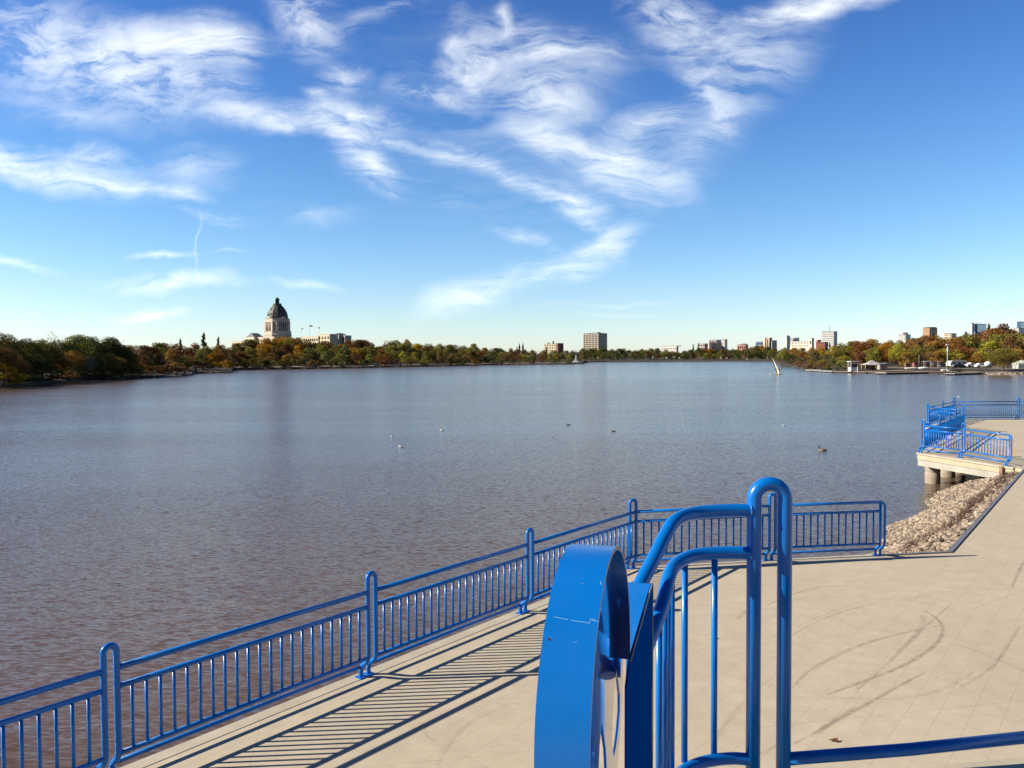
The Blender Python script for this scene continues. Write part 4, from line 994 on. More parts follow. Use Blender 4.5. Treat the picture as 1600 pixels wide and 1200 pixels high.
# grey brick hall at the right edge
Yh = land_pt(1590, 62).y
root, q, zt = building('long grey brick hall with a flat banded roof at the right edge', 'hall', 1588, 1589, 1680, 539.5, Yh, W('grey_brick', (.26, .215, .19)), 60)
MB().prism([((p - (q[0] + q[2]) / 2) * 1.03 + (q[0] + q[2]) / 2).to_2d()[:] for p in q], zt - .1, zt + .9).build('parapet', W('pale_parapet', (.36, .31, .25)), root)
for i, px in enumerate((811.5, 817)):
    a = atY(px, 535.8 if i == 0 else 535, 1300); bz = atY(px, 548, 1300).z
    t = world_root('church_steeple', (a.x, a.y, 0), ['left of two thin church steeples poking above the far trees', 'right of two thin church steeples poking above the far trees'][i], 'steeple', 'church steeples')
    MB().prism([(a.x - 1.5, a.y - 1.5), (a.x + 1.5, a.y - 1.5), (a.x + 1.5, a.y + 1.5), (a.x - 1.5, a.y + 1.5)], 0, bz + 5).build('tower_shaft', brown, t)
    m = MB(); m.loft([[(a.x + r * math.cos(k * math.pi / 4), a.y + r * math.sin(k * math.pi / 4), z) for k in range(8)] for r, z in ((1.8, bz + 5.02), (.12, a.z))]); m.build('spire', dark, t)

# ------------------------------------------------------------------ the domed legislative building
YD = 760.0
STONE = varied('tyndall_limestone', (.50, .43, .35), .85, .10, .12); COPPER = varied('aged_copper', (.052, .062, .046), .6, .45, .12); COPD = varied('aged_copper_dark', (.03, .05, .042), .6, .3, .2); SLATE = varied('slate_roof', (.09, .095, .11), .7, .2, .3)
cx0 = atY(434, 520, YD + 12); DX, DY = cx0.x, YD + 12
lg = world_root('domed_building', (DX, DY, 0), 'stone parliament building with a tall dark copper dome on the left skyline', 'building')
def zp(py): return atY(434, py, YD).z
SC = YD / F * 1.003
yawB = math.atan2(-.68, .73)
def oct_ring(hw, z, ch=.30):
    """a square with cut corners turned to the viewer's left, hw half the wide span in photo pixels"""
    s = hw * SC * .80; c = s * ch; out = []
    for (a, b_) in ((s, -s + c), (s, s - c), (s - c, s), (-s + c, s), (-s, s - c), (-s, -s + c), (-s + c, -s), (s - c, -s)):
        out.append((DX + a * math.cos(yawB) - b_ * math.sin(yawB), DY + a * math.sin(yawB) + b_ * math.cos(yawB), z))
    return out
def omb(prof, ch=.30, smooth=False): m = MB(); m.loft([oct_ring(h_, zp(y), ch) for y, h_ in prof], smooth); return m
omb([(560, 21.6), (523.2, 21.6), (523, 22.3), (522.3, 22.3), (522, 21.2), (517.6, 21.0), (517.4, 21.8), (516.8, 21.8), (516.6, 19.8)]).build('base', STONE, lg)
omb([(516.6, 18.6), (503.6, 18.6)]).build('drum', STONE, lg)
omb([(503.6, 19.6), (502.6, 20.6), (502.2, 20.6), (502.0, 19.2), (497.6, 19.0), (497.4, 19.8), (497.0, 19.8), (496.9, 17.8)]).build('cornice', STONE, lg)
omb([(496.9, 17.6), (494, 17.5), (491, 16.9), (488, 16.1), (485, 14.7), (482, 12.9), (479.5, 11.0), (477, 8.6), (475.4, 6.6)], .42).build('dome', COPPER, lg)
omb([(475.4, 6.8), (475, 7.0), (473, 6.9), (472.8, 5.0)], .42).build('collar', COPD, lg)
def lath(prof, name, mat, parent, n=12):
    m = MB(); m.loft([[(DX + r * SC * math.cos(k * 2 * math.pi / n), DY + r * SC * math.sin(k * 2 * math.pi / n), zp(y)) for k in range(n)] for y, r in prof], True); return m.build(name, mat, parent)
lath([(472.8, 3.2), (467.6, 3.0), (467.4, 3.6), (466.4, 3.7), (465.2, 3.0), (464.2, 1.6), (463.6, .9), (463.2, .9), (462.4, .25)], 'lantern', COPD, lg)
# windows and columns on the four wide faces, dormers on the dome
ax = Vector((math.cos(yawB), math.sin(yawB), 0)); ay = Vector((-ax.y, ax.x, 0)); Sd = 18.6 * SC * .80
for (n_, t_) in ((ax, ay), (-ay, ax)):
    for k in (-1, 0, 1):
        MB().box(Vector((DX, DY, zp(510))) + n_ * (Sd + .02) + t_ * k * 3.0, (1.5, .4, (515.2 - 505.2) * SC), math.atan2(t_.y, t_.x)).build('window', DARKWIN, lg)
    for k in (-3.6, -1.5, 1.5, 3.6):
        c = Vector((DX, DY, 0)) + n_ * (Sd + .9) + t_ * k * 1.0
        m = MB(); m.loft([[(c.x + .55 * math.cos(a * math.pi / 4), c.y + .55 * math.sin(a * math.pi / 4), z) for a in range(8)] for z in (zp(516.5), zp(503.7))]); m.build('column', STONE, lg)
    for k in (-6.2, 6.2): MB().box(Vector((DX, DY, zp(510.1))) + n_ * (Sd + .5) + t_ * k, (2.6, 1.2, 12.8 * SC), math.atan2(t_.y, t_.x)).build('corner_pier', STONE, lg)
    for k, yy, of in ((-2.4, 490.5, 16.4), (2.4, 490.5, 16.4), (0, 482.5, 13.0)):
        MB().box(Vector((DX, DY, zp(yy))) + n_ * (of * SC * .80 + .1) + t_ * k, (1.3, 1.2, 1.6), math.atan2(t_.y, t_.x), .15).build('dormer', DARKWIN, lg)
    MB().plate([Vector((DX, DY, 0)) + n_ * (19.2 * SC * .8 + .5) + t_ * a + zz * z_ for a, z_ in ((-3.2, zp(497)), (3.2, zp(497)), (3.2, zp(495.5)), (0, zp(493.6)), (-3.2, zp(495.5)))], n_ * -1.4).build('pediment', STONE, lg)
def wing(name, xl, xc, xr, top, Y, phi, mat, roof=None, win=0, rows=1, pitch=0):
    ph = R(phi); cph, sph = math.cos(ph), math.sin(ph); Kc = atY(xc, top, Y); ul, ur = ray(xl, top), ray(xr, top); ul, ur = ul.x / ul.y, ur.x / ur.y
    wl = (Kc.x - ul * Y) / (cph + ul * sph); wr = (ur * Y - Kc.x) / (sph - ur * cph); A = Vector((-cph, sph, 0)); B = Vector((sph, cph, 0)); k0 = Vector((Kc.x, Kc.y, 0)); q = [k0, k0 + A * wl, k0 + A * wl + B * wr, k0 + B * wr]
    o = MB().prism([(p.x, p.y) for p in q], 0, Kc.z).build(name, mat, lg)
    c = (q[0] + q[2]) / 2; qq = [(p - c) * 1.02 + c for p in q]
    MB().prism([(p.x, p.y) for p in qq], Kc.z + .02, Kc.z + .7).build('parapet', STONE, lg)
    if pitch:
        m = MB(); lo = [m.bm.verts.new(p + zz * (Kc.z + .72)) for p in qq]; r0 = (qq[0] + qq[1]) / 2 + (qq[3] - qq[0]) * .15 + zz * (Kc.z + pitch); r1 = (qq[3] + qq[2]) / 2 - (qq[3] - qq[0]) * .15 + zz * (Kc.z + pitch); a, b_ = m.bm.verts.new(r0), m.bm.verts.new(r1)
        for f in ((lo[0], lo[1], a), (lo[1], lo[2], b_, a), (lo[2], lo[3], b_), (lo[3], lo[0], a, b_)): m.bm.faces.new(f)
        m.build('roof', SLATE, lg)
    for r in range(rows):
        for i in range(win): MB().box(k0 + A * wl * ((i + .5) / win) - B * .12 + zz * (Kc.z - 2.6 - 4.2 * r), (wl / win * .42, .3, 2.4), math.atan2(A.y, A.x)).build('window', DARKWIN, lg)
wing('left_wing', 362, 394, 404, 533, 740, 40, cream, win=9, rows=2)
wing('left_gable_block', 384, 397, 412, 527.5, 752, 42, cream, win=5, rows=1, pitch=4.5)
wing('centre_block', 403, 428, 436, 527, 735, 42, cream, win=7, rows=2)
wing('centre_right_block', 440, 462, 478, 528.5, 745, 42, cream, win=6, rows=2)
wing('right_wing', 470, 497, 506, 526.2, 730, 40, cream, win=8, rows=2)
wing('right_end_block', 497, 515, 528, 523.0, 720, 42, cream, win=4, rows=2)
wing('right_rear_block', 522, 529, 540, 523.6, 735, 44, STONE, win=2, pitch=2)
wing('right_far_block', 536, 539, 549, 525.2, 735, 44, STONE, win=1)
FLAG = prin('flag_cloth', (.28, .10, .12), .8); POLEM = prin('white_pole', (.5, .5, .5), .5)
for i, (px, ty) in enumerate(((471.2, 511.8), (483.4, 507.6), (497.8, 510.6))):
    a = atY(px, ty, 690); t = world_root('flagpole', (a.x, a.y, 0), ['leftmost of three thin flagpoles beside the dome', 'middle and tallest of three flagpoles, its flag blowing right', 'rightmost of three thin flagpoles beside the dome'][i], 'flagpole', 'flagpoles by the domed building')
    MB().tube([Vector((a.x, a.y, 0)), a], .11, 6).build('pole', POLEM, t)
    L_ = 2.6 if i == 1 else 1.1; g0 = [a + Vector((L_ * k / 6, .25 * math.sin(k * 1.4), -.12 * k)) for k in range(7)]
    m = MB(); up = [m.bm.verts.new(p) for p in g0]; dn = [m.bm.verts.new(p - zz * 1.1) for p in g0]
    for k in range(6): m.bm.faces.new((up[k], up[k + 1], dn[k + 1], dn[k]))
    m.build('flag', FLAG, t)

# ------------------------------------------------------------------ people
SKIN = prin('skin', (.38, .22, .15), .6); WETS = prin('black_wetsuit', (.02, .02, .025), .6); WHITEC = prin('white_cloth', (.75, .75, .72), .8); DARKC = prin('dark_trousers', (.03, .03, .04), .8); HAIR = prin('dark_hair', (.04, .025, .015), .8)
def skin_person(name, joints, bones, radii, mats, split, loc, rz, label, group=None):
    me = bpy.data.meshes.new('tmp'); me.from_pydata(joints, bones, []); o = bpy.data.objects.new('tmp', me); C.objects.link(o)
    sk = o.modifiers.new('s', 'SKIN'); me.skin_vertices.new() if not me.skin_vertices else None
    for v, r in zip(me.skin_vertices[0].data, radii): v.radius = (r, r * .85)
    me.skin_vertices[0].data[0].use_root = True
    ss = o.modifiers.new('u', 'SUBSURF'); ss.levels = 1; ss.render_levels = 1
    bpy.context.view_layer.update(); ev = o.evaluated_get(bpy.context.evaluated_depsgraph_get()); m2 = bpy.data.meshes.new_from_object(ev); bpy.data.objects.remove(o)
    m2.materials.clear()
    for m in mats: m2.materials.append(m)
    for p in m2.polygons: p.material_index = split(p.center); p.use_smooth = True
    ob = bpy.data.objects.new(name, m2); C.objects.link(ob); ob.location = loc; ob.rotation_euler = (0, 0, rz); return tag(ob, label, 'person', group)
def figure(arms, lean=0.0, crouch=0.0):
    """joints of a standing adult: pelvis first; arms gives hand and elbow points"""
    J = [(0, 0, .95 - crouch), (0, .02 + lean * .3, 1.15 - crouch), (0, .02 + lean * .7, 1.38 - crouch), (0, .02 + lean, 1.50 - crouch), (0, .0 + lean, 1.60 - crouch), (0, -.01 + lean, 1.74 - crouch),
         (-.10, 0, .90 - crouch), (-.13, -.05 - crouch * .5, .50 - crouch * .4), (-.15, .02, .08), (-.15, -.14, .03), (.10, 0, .90 - crouch), (.13, -.05 - crouch * .5, .50 - crouch * .4), (.15, .02, .08), (.15, -.14, .03),
         (-.19, .02 + lean * .7, 1.40 - crouch), arms[0][0], arms[0][1], (.19, .02 + lean * .7, 1.40 - crouch), arms[1][0], arms[1][1]]
    Bn = [(0, 1), (1, 2), (2, 3), (3, 4), (4, 5), (0, 6), (6, 7), (7, 8), (8, 9), (0, 10), (10, 11), (11, 12), (12, 13), (2, 14), (14, 15), (15, 16), (2, 17), (17, 18), (18, 19)]
    Rd = [.15, .14, .16, .06, .10, .085, .10, .065, .045, .04, .10, .065, .045, .04, .065, .045, .032, .065, .045, .032]
    return J, Bn, Rd
# windsurfer
wsp = at(1212, 585.3, WATER); 
board = world_root('windsurf_board', wsp, 'white windsurf board with a tall pale striped sail leaning left', 'windsurfer board')
bx, by_ = wsp.x, wsp.y
m = MB(); secs = []
for k in range(13):
    t = k / 12; hw = .34 * math.sin(math.pi * min(1, .12 + t * .9)) ** .6; xx = bx - 1.7 + 3.4 * t; zr = WATER + .10 + .12 * max(0, .25 - t) ** 1.0
    secs.append([(xx, by_ - hw, zr), (xx, by_ - hw * .7, zr + .07), (xx, by_ + hw * .7, zr + .07), (xx, by_ + hw, zr), (xx, by_ + hw * .6, zr - .09), (xx, by_ - hw * .6, zr - .09)])
m.loft(secs); m.build('hull', WHITEC, board)
mt, mb_ = atY(1206.2, 557.5, by_), Vector((bx + .35, by_, WATER + .2)); cl = atY(1216.5, 577, by_ - .5)
m = MB(); NVS = 10; gr = []
for i in range(NVS + 1):
    t = i / NVS; lu = mb_.lerp(mt, t) + Vector((-.12 * math.sin(math.pi * t), 0, 0)); wd = 1.05 * (1 - t) ** .75 * (.35 + .65 * min(1, t * 5 + .25)) if t < 1 else .05
    dirn = (cl - (mb_.lerp(mt, .3))).normalized(); row = []
    for j in range(6):
        u = j / 5; row.append(m.bm.verts.new(lu + dirn * wd * u * 1.0 + Vector((0, .22 * math.sin(math.pi * u) * (1 - t * .6), 0))))
    gr.append(row)
for i in range(NVS):
    for j in range(5): f = m.bm.faces.new((gr[i][j], gr[i][j + 1], gr[i + 1][j + 1], gr[i + 1][j])); f.smooth = True; f.material_index = 1 if j in (1,) and 2 < i < 9 else 0
SAIL = prin('pale_sail', (.78, .72, .55), .5); SAIL2 = prin('sail_stripe', (.42, .36, .34), .5)
m.build('sail', [SAIL, SAIL2], board); MB().tube([mb_, mb_.lerp(mt, .5) + Vector((-.13, 0, 0)), mt], .045, 8).build('mast', dark, board)
bm0 = mb_.lerp(mt, .30) + Vector((-.1, 0, 0)); MB().tube([bm0, bm0.lerp(cl, .5) + Vector((0, -.3, .05)), cl + Vector((0, -.05, 0))], .03, 8).build('boom', dark, board)
J, Bn, Rd = figure([((-.22, .22, 1.18), (-.16, .52, 1.22)), ((.22, .22, 1.18), (.12, .52, 1.22))], -.16, .08)
skin_person('person', J, Bn, Rd, [WETS, SKIN, HAIR], lambda c: 2 if c.z > 1.62 and c.y < -.12 else (1 if (c.z > 1.46 or c.z < .5 or c.y > .36) else 0), (bx + 1.0, by_ - .1, WATER + .15), R(75), 'person in a dark wetsuit leaning back on the windsurf board, holding the boom')
for i, (px, mt_, lab) in enumerate(((588, WHITEC, 'tiny person in a white top standing on the shore path below the trees'), (491.5, WHITEC, 'tiny person in pale clothes on the path below the cream wing'))):
    p = land_pt(px, 12) + zz * .12; J, Bn, Rd = figure([((-.24, .0, 1.12), (-.24, -.08, .88)), ((.24, .02, 1.12), (.25, -.05, .88))])
    skin_person('person', J, Bn, Rd, [WHITEC, SKIN, HAIR, DARKC], lambda c: 2 if c.z > 1.70 else (1 if c.z > 1.48 else (3 if c.z < .93 else 0)), p, R(20 + 50 * i), lab)
# ------------------------------------------------------------------ birds on the water
def bird(kind, px, py, L_, rz, label):
    p = at(px, py, WATER); mats = {'gull': [prin('gull_white', (.8, .8, .78), .7), prin('gull_grey', (.36, .38, .42), .7), prin('gull_wingtip', (.03, .03, .03), .7)], 'goose': [prin('goose_brown', (.13, .08, .05), .8), prin('goose_breast', (.50, .42, .32), .8), prin('goose_black', (.015, .013, .012), .7)], 'duck': [prin('duck_brown', (.09, .06, .04), .8), prin('duck_side', (.20, .13, .08), .8), prin('duck_dark', (.02, .02, .02), .7)]}[kind]
    # spine from tail to bill: x, z, half width, half height (body length 1)
    sp = [(-.56, .20, .008, .008), (-.46, .17, .05, .028), (-.32, .11, .13, .085), (-.12, .08, .185, .125), (.08, .075, .18, .13), (.22, .10, .14, .115), (.30, .17, .075, .075)]
    nk = .46 if kind == 'goose' else .30
    sp += [(.33, .26, .042, .05), (.335, nk - .08, .036, .04), (.35, nk - .01, .055, .055), (.40, nk + .01, .062, .058), (.45, nk, .045, .040), (.475, nk - .01, .02, .018)]
    m = MB(); rg = []
    for i, (x, z, hw, hh) in enumerate(sp):
        t = Vector((sp[min(i + 1, len(sp) - 1)][0] - sp[max(i - 1, 0)][0], sp[min(i + 1, len(sp) - 1)][1] - sp[max(i - 1, 0)][1])).normalized(); nx, nz = -t.y, t.x
        rg.append([(L_ * (x + nx * hh * math.sin(a * math.pi / 6)), L_ * hw * math.cos(a * math.pi / 6), L_ * (z + nz * hh * math.sin(a * math.pi / 6))) for a in range(12)])
    m.loft(rg)
    o = m.build(kind, mats)
    for q in o.data.polygons:
        c = q.center / L_; q.use_smooth = True
        if kind == 'gull': q.material_index = 2 if c.x < -.40 else (1 if (c.z > .12 and c.x < .15) else 0)
        elif kind == 'goose': q.material_index = 2 if (c.z > .24 and c.x > .2) or c.x < -.42 else (1 if (c.z < .12 and c.x > .12) or c.x < -.3 and c.z < .12 else 0)
        else: q.material_index = 2 if (c.z > .22 and c.x > .2) else (1 if c.z < .07 else 0)
    o.location = (p.x, p.y, WATER - .02 * L_); o.rotation_euler = (0, 0, rz); o.name = {'gull': 'gull', 'goose': 'goose', 'duck': 'duck'}[kind]
    tag(o, label, kind, {'gull': 'gulls floating on the lake', 'duck': 'ducks floating on the lake', 'goose': None}[kind])
    mbk = MB(); mbk.loft([[(L_ * x, L_ * w_ * math.cos(a * math.pi / 3), L_ * (nk - .012 + h_ * math.sin(a * math.pi / 3))) for a in range(6)] for x, w_, h_ in ((.455, .024, .018), (.50, .018, .010), (.535, .006, .005))])
    bl = mbk.build('bill', prin('bill_' + kind, (.45, .32, .06) if kind == 'gull' else (.03, .03, .03), .5), o); bl.location = (0, 0, 0)
bird('gull', 626.5, 698.5, .40, R(178), 'white gull nearest of the left group, head held up, facing left')
bird('gull', 690.5, 672.5, .35, R(172), 'white gull floating farthest from us in the left group')
bird('gull', 612, 683, .30, R(110), 'small gull seen end on at the left of the gull group')
bird('gull', 864, 682.5, .28, R(80), 'small white gull alone in the middle of the lake below the ducks')
bird('gull', 1224.5, 665, .28, R(170), 'white gull floating above and left of the goose')
bird('gull', 1498, 619.8, .30, R(120), 'white gull just above the railings of the far pier')
bird('gull', 326, 615, .32, R(175), 'white gull far off by the left shore')
bird('duck', 888, 664, .38, R(180), 'dark duck facing left, left one of the two ducks')
bird('duck', 958.5, 674, .38, R(178), 'dark brown duck facing left, right one of the two ducks')
bird('goose', 1285.5, 704, .55, R(176), 'large black necked goose swimming left beyond the near post')

# ------------------------------------------------------------------ fountain
fp = at(900, 568.2, WATER); fr = random.Random(3)
WATERJ = prin('white_spray', (.75, .82, .88), .4, Alpha=.55)
fo_ = world_root('fountain', fp, 'white water jet fountain rising off the tip of the middle shore', 'fountain')
def jets(n, spread, H_, name):
    V = []; Fc = []
    for k in range(n):
        t = fr.random() ** .7; a = fr.uniform(0, 6.28); rr_ = spread * (1 - t) ** 1.2 * fr.uniform(.2, 1); z_ = WATER + H_ * t; c = fp + Vector((rr_ * math.cos(a), rr_ * math.sin(a), z_ - WATER)); s = fr.uniform(.12, .34); o = len(V)
        d1 = Vector((fr.gauss(0, 1), fr.gauss(0, 1), fr.gauss(0, .5))).normalized() * s; d2 = Vector((0, 0, 1)) * s * fr.uniform(1, 2.6)
        V += [c - d1, c - d2, c + d1, c + d2]; Fc.append((o, o + 1, o + 2, o + 3))
    me = bpy.data.meshes.new(name); me.from_pydata(V, [], Fc); me.materials.append(WATERJ); o = bpy.data.objects.new(name, me); C.objects.link(o); o.parent = fo_; o.location = -fo_.location
jets(900, 1.5, 7.6, 'main_jet'); jets(900, 4.6, 3.6, 'side_spray')
MB().box(fp + zz * .1, (3.2, 3.2, .3), 0, .05).build('float', dark, fo_)

# ------------------------------------------------------------------ boat yard on the right shore
WOODG = varied('grey_dock_boards', (.30, .25, .19), .85, .2, 1.5); WHITEP = prin('white_paint', (.72, .71, .66), .5); BLK = prin('black_rubber', (.02, .02, .022), .6)
def dock(x0, y0, x1, y1, wd, label, white_edge=False):
    a, b_ = at(x0, y0, WATER), at(x1, y1, WATER); t = (b_ - a); L = t.length; t.normalize(); n = Vector((-t.y, t.x, 0)); n = n if n.y > 0 else -n; c = (a + b_) / 2 + n * wd / 2; rz = math.atan2(t.y, t.x)
    r0 = world_root('dock', (c.x, c.y, WATER), label, 'dock', 'docks along the right shore')
    MB().box((c.x, c.y, WATER + .44), (L, wd, .12), rz).build('boards', WHITEP if white_edge else WOODG, r0)
    for k in range(max(2, int(L / 5))):
        q = c + t * (L * ((k + .5) / max(2, int(L / 5)) - .5)); MB().box((q.x, q.y, WATER + .18), (L / max(2, int(L / 5)) * .8, wd * .85, .38), rz, .04).build('float', BLK, r0)
dock(1258, 580.2, 1281, 580.6, 2.2, 'leftmost narrow white topped dock at the reed bank', True)
dock(1280, 581.8, 1300, 582.3, 2.4, 'short white dock frame right of the leftmost dock', True)
dock(1301, 582.6, 1382, 584.0, 2.6, 'long grey dock carrying the white lookout booth')
dock(1368, 585.2, 1385, 585.3, 2.4, 'small pale dock end in front of the tent', True)
dock(1385, 585.2, 1464, 583.6, 3.0, 'long grey dock in front of the upturned white boat')
dock(1478, 586.3, 1492, 586.4, 2.2, 'short pale dock below the lamp mast', True)
dock(1492, 586.4, 1537, 585.0, 3.0, 'grey dock sloping away below the white trailers')
def yard(px, off, dz=0.0): return land_pt(px, off) + zz * (.24 + dz)
# lookout booth
bp_ = at(1335, 580.5, WATER + .5); b0 = world_root('lookout_booth', bp_, 'tall narrow white booth with open windows standing on the dock', 'booth')
sb = bp_.y / F; wb_ = 10.5 * sb; hb = 15.2 * sb
for sx in (-1, 1):
    for sy_ in (-1, 1): MB().box(bp_ + Vector((sx * wb_ / 2, sy_ * wb_ / 2 + wb_ / 2, hb / 2)), (.16, .16, hb)).build('corner_post', WHITEP, b0)
MB().box(bp_ + Vector((0, wb_ / 2, hb * .22)), (wb_ - .1, wb_ - .1, hb * .42)).build('lower_wall', WHITEP, b0)
MB().box(bp_ + Vector((0, wb_ / 2, hb * .62)), (wb_ - .3, wb_ - .3, hb * .36)).build('window', DARKWIN, b0)
MB().box(bp_ + Vector((0, wb_ / 2, hb + .08)), (wb_ + .7, wb_ + .7, .20)).build('roof', WHITEP, b0)
# tent shelter
tp = yard(1362, 5); t0 = world_root('shelter', tp, 'low open shelter with a pale peaked canopy beside the booth', 'shelter'); CANV = varied('pale_canvas', (.42, .40, .37), .85, .15, .5)
m = MB(); m.loft([[tp + Vector((x, y, z)) for x, y in ((-r, -r * .6), (r, -r * .6), (r, r * .6), (-r, r * .6))] for r, z in ((3.1, 1.55), (1.3, 2.2), (.15, 3.0))], False); m.build('canopy', CANV, t0)
for sx in (-2.6, 2.6):
    for sy_ in (-1.4, 1.4): MB().tube([tp + Vector((sx, sy_, 0)), tp + Vector((sx, sy_, 1.6))], .07, 6).build('leg', WHITEP, t0)
MB().box(tp + Vector((.4, .8, .7)), (1.6, 1.0, 1.3)).build('cabinet', brown, t0)
sp_ = yard(1378, 7); s0_ = world_root('shed', sp_, 'small pale shed with a sloping grey roof right of the shelter', 'shed')
MB().box(sp_ + Vector((0, 0, .8)), (2.4, 2.0, 1.6)).build('wall', W('shed_wall', (.36, .32, .27)), s0_); MB().plate([sp_ + Vector(v) for v in ((-1.5, -1.3, 1.62), (1.4, -1.3, 1.95), (1.4, 1.3, 1.95), (-1.5, 1.3, 1.62))], (0, 0, .12)).build('roof', W('shed_roof', (.30, .32, .36)), s0_)
MB().box(sp_ + Vector((-.3, -1.02, .7)), (.8, .06, 1.35)).build('door', brown, s0_)
def boat(px, off, L, w_, h_, rz, label, mat, flip=True, name='boat', grp='boats stored in the yard'):
    p = yard(px, off); r0 = world_root(name, p, label, 'boat', grp); m = MB(); rg = []
    for k in range(13):
        t = k / 12; wd = w_ / 2 * (math.sin(math.pi * (.04 + .92 * t)) ** .55); hh = h_ * (.75 + .25 * math.sin(math.pi * t)); x = L * (t - .5)
        prof = [(-wd, 0), (-wd * .95, hh * .45), (-wd * .6, hh * .85), (0, hh), (wd * .6, hh * .85), (wd * .95, hh * .45), (wd, 0)]
        rg.append([p + Matrix.Rotation(rz, 3, 'Z') @ Vector((x, y, .25 + (z if flip else h_ - z))) for y, z in prof])
    m.loft(rg); m.build('hull', mat, r0)
    for s in (-.3, .3): MB().box(p + Matrix.Rotation(rz, 3, 'Z') @ Vector((L * s, 0, .13)), (.15, w_ * 1.0, .26), rz).build('trestle', WOODG, r0)
boat(1425, 9, 4.4, 1.1, .42, R(4), 'long low white boat lying upturned, left one of two', WHITEP); boat(1443, 10, 2.7, 1.2, .50, R(-6), 'short white boat lying upturned, right one of two', WHITEP)
boat(1475, 3.5, 1.9, .9, .42, R(10), 'small white dinghy at the foot of the lamp mast', WHITEP); boat(1484, 3.2, 1.6, .8, .40, R(-12), 'smallest white dinghy right of the lamp mast', WHITEP)
boat(1492, 3, 4.0, 1.2, .40, R(6), 'long dark canoe lying on the bank below the trailers', dark, False)
# racks of dark canoes
for i, px in enumerate((1448, 1459, 1470)):
    p = yard(px, 22); r0 = world_root('canoe_rack', p, ['left', 'middle', 'right'][i] + ' one of three racks of dark hulls stacked behind the yard', 'boat rack', 'canoe racks')
    for lv in range(3):
        m = MB(); rg = []
        for k in range(9):
            t = k / 8; wd = .40 * math.sin(math.pi * (.05 + .9 * t)) ** .6; x = 2.1 * (t - .5) * 1.0
            rg.append([p + Vector((x, y, .45 + lv * .62 + z)) for y, z in ((-wd, 0), (-wd * .8, .22), (0, .34), (wd * .8, .22), (wd, 0))])
        m.loft(rg); m.build('canoe', [dark, brown, bluegrey][(lv + i) % 3], r0)
        MB().box(p + Vector((0, 0, .42 + lv * .62)), (1.6, 1.1, .06)).build('shelf', WOODG, r0)
    for sx in (-.8, .8): MB().box(p + Vector((sx, .5, 1.1)), (.10, .10, 2.2)).build('upright', WOODG, r0)
hp = yard(1431, 16); h0 = world_root('locker', hp, 'squat reddish brown locker behind the upturned white boat', 'locker'); MB().box(hp + Vector((0, 0, .75)), (1.7, 1.3, 1.5), 0, .04).build('body', W('locker_red', (.24, .11, .08)), h0); MB().box(hp + Vector((0, 0, 1.56)), (1.9, 1.5, .10)).build('lid', brown, h0); MB().box(hp + Vector((0, -.67, .7)), (.7, .05, 1.2)).build('door', brown, h0)
hp = yard(1417, 16); h0 = world_root('locker', hp, 'grey brown locker left of the reddish locker', 'locker'); MB().box(hp + Vector((0, 0, .65)), (1.3, 1.2, 1.3), 0, .04).build('body', brown, h0); MB().box(hp + Vector((0, 0, 1.36)), (1.5, 1.4, .10)).build('lid', W('locker_lid', (.35, .28, .24)), h0)
# masts
def mast(px, by0, ty, off, label, r_, lamp):
    p = yard(px, off); zt = atY(px, ty, p.y).z; r0 = world_root('lamp_mast' if lamp else 'mast', p, label, 'lamp mast' if lamp else 'mast'); MB().tube([p, p + zz * (zt - p.z)], r_, 8, radii=[r_, r_ * .7]).build('pole', POLEM, r0)
    if lamp:
        MB().box(Vector((p.x, p.y, zt + .05)), (.9, .5, .28), 0, .05).build('lamp_head', WHITEP, r0); MB().box(Vector((p.x - .05, p.y - .2, zt - 1.3)), (.36, .3, 1.2), 0, .04).build('junction_box', WHITEP, r0); MB().box(p + zz * .5, (.5, .5, 1.0), 0, .04).build('plinth', W('green_plinth', (.16, .22, .17)), r0)
mast(1480, 577, 539, 8, 'tall white lamp mast standing at the water side of the boat yard', .13, True)
mast(1435.5, 569, 554, 14, 'thin pale mast behind the upturned white boats', .05, False)
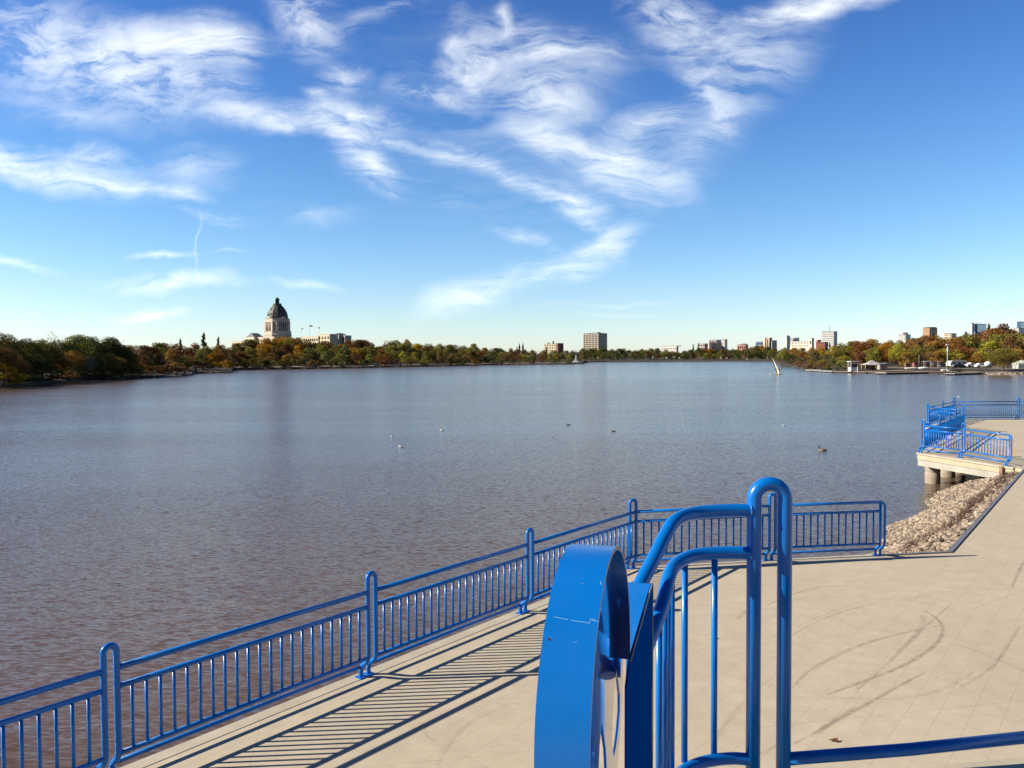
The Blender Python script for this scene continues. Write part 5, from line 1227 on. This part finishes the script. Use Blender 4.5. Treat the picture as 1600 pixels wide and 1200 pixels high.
# trailers and cars
GLASS = DARKWIN; TYRE = BLK
def vehicle(px, off, L, w_, h_, rz, label, cat, mat, kind):
    p = yard(px, off); M = Matrix.Rotation(rz, 3, 'Z'); r0 = world_root({'car': 'parked_car', 'truck': 'pickup_truck', 'trailer': 'camper_trailer'}[kind], p, label, cat, 'vehicles parked behind the boat yard')
    if kind == 'trailer':
        out = [(-L / 2, .55), (-L / 2 - .1, 1.2), (-L / 2 + .25, h_ - .15), (-L / 2 + .7, h_), (L / 2 - .4, h_), (L / 2, h_ - .5), (L / 2, .55)]
    elif kind == 'car': out = [(-L / 2, .35), (-L / 2, .85), (-L * .42, .95), (-L * .28, h_), (L * .18, h_), (L * .32, .95), (L / 2, .85), (L / 2, .35)]
    else: out = [(-L / 2, .45), (-L / 2, 1.05), (-L * .28, 1.12), (-L * .18, h_), (L * .08, h_), (L * .12, 1.12), (L / 2, 1.12), (L / 2, .45)]
    MB().plate([p + M @ Vector((x, -w_ / 2, z)) for x, z in out], M @ Vector((0, w_, 0))).build('body', mat, r0)
    for s in (-1, 1):
        for wx in ((-L * .32, L * .30) if kind != 'trailer' else (L * .02, L * .16)):
            c = p + M @ Vector((wx, s * (w_ / 2 - .06), .34)); ax_ = M @ Vector((0, .11, 0)); MB().tube([c - ax_, c + ax_], .34, 16).build('wheel', TYRE, r0)
    if kind == 'trailer':
        for wx in (-L * .3, 0, L * .28): MB().box(p + M @ Vector((wx, -w_ / 2 - .02, h_ * .66)), (.9, .05, .5), rz).build('window', GLASS, r0)
        MB().box(p + M @ Vector((L * .42, -w_ / 2 - .02, 1.25)), (.6, .05, 1.5), rz).build('door', white, r0); MB().box(p + M @ Vector((0, -w_ / 2 - .015, 1.0)), (L * .96, .04, .16), rz).build('stripe', bluegrey, r0)
    else:
        x0_, x1_ = (-L * .26, L * .17) if kind == 'car' else (-L * .17, L * .07)
        MB().plate([p + M @ Vector((x, -w_ / 2 - .015, z)) for x, z in ((x0_ - .12, 1.0), (x0_ + .08, h_ - .10), (x1_ - .05, h_ - .10), (x1_ + .15, 1.0))], M @ Vector((0, w_ + .03, 0))).build('window', GLASS, r0)
        for s in (-1, 1): MB().box(p + M @ Vector((-L / 2 - .01, s * w_ * .36, .72)), (.06, .30, .16), rz).build('headlight', WHITEP, r0)
vehicle(1495, 30, 5.6, 2.2, 2.1, R(6), 'long white camper trailer right of the lamp mast', 'trailer', WHITEP, 'trailer')
vehicle(1518, 27, 3.6, 1.7, 1.55, R(4), 'pale silver pickup truck between the camper and the covered boat', 'truck', W('silver_paint', (.55, .56, .52)), 'truck')
vehicle(1534, 27, 3.6, 1.7, 1.40, R(-6), 'white car with dark windows left of the round white cover', 'car', WHITEP, 'car')
vehicle(1497, 19, 3.8, 1.6, 1.15, R(3), 'low dark car parked in front of the long white camper', 'car', dark, 'car')
cp = yard(1543.5, 24); c0 = world_root('covered_boat', cp, 'rounded white covered boat on a trailer left of the lone tree', 'boat'); m = MB(); m.loft([[cp + Vector((x, r * math.cos(a * math.pi / 6) * 1.0, 1.15 + r * math.sin(a * math.pi / 6))) for a in range(12)] for x, r in ((-.95, .15), (-.8, .55), (-.3, .82), (.3, .85), (.8, .6), (.95, .15))]); m.build('cover', WHITEC, c0)
for s in (-.6, .6): MB().tube([cp + Vector((s, -.5, .28)), cp + Vector((s, -.38, .28))], .28, 12).build('wheel', BLK, c0)
tp = yard(1597, 20); t0 = world_root('tent', tp, 'pale green and white tent at the right edge under the trees', 'tent'); m = MB(); m.loft([[tp + Vector((x * r, y * r, z)) for x, y in ((-2, -1.5), (2, -1.5), (2, 1.5), (-2, 1.5))] for r, z in ((1, 0), (1, 1.4), (.1, 2.3))], False); m.build('canvas', W('tent_canvas', (.50, .55, .48)), t0); MB().box(tp + Vector((.3, -1.54, .7)), (1.0, .06, 1.3)).build('flap', WHITEC, t0)
# low white yard fence under the tree
f0 = yard(1550, 12); f1 = yard(1592, 14); fr0 = world_root('yard_fence', f0, 'low grey post and rail fence behind the lone tree', 'fence')
for k in range(9):
    q = f0.lerp(f1, k / 8); MB().box(q + zz * .5, (.10, .10, 1.0)).build('fence_post', WOODG, fr0)
for z_ in (.45, .9): MB().tube([f0 + zz * z_ + Vector((0, -.08, 0)), f1 + zz * z_ + Vector((0, -.08, 0))], .035, 6).build('fence_rail', WOODG, fr0)
# globe lamps on the far shore
GLOBE = prin('white_globe', (.85, .84, .78), .4)
for i, (px, ty) in enumerate(((1020, 558.3), (1041, 559.3), (1061.5, 559.3), (1126, 559.4), (1136, 559.4), (1167, 561), (917, 559.5))):
    p = land_pt(px, 4); zt = atY(px, ty, p.y).z
    r0 = world_root('globe_lamp', p, ['leftmost of the white globe lamps right of the dark office block', 'second white globe lamp from the left on the far shore', 'third white globe lamp from the left on the far shore', 'left globe lamp of the close pair on the far shore', 'right globe lamp of the close pair on the far shore', 'globe lamp farthest right on the far shore', 'globe lamp just right of the fountain'][i], 'lamp', 'globe lamps on the far shore')
    MB().tube([p, Vector((p.x, p.y, zt - .3))], .08, 6).build('pole', dark, r0); m = MB(); bmesh.ops.create_icosphere(m.bm, subdivisions=2, radius=.48, matrix=Matrix.Translation((p.x, p.y, zt))); m.build('globe', GLOBE, r0)
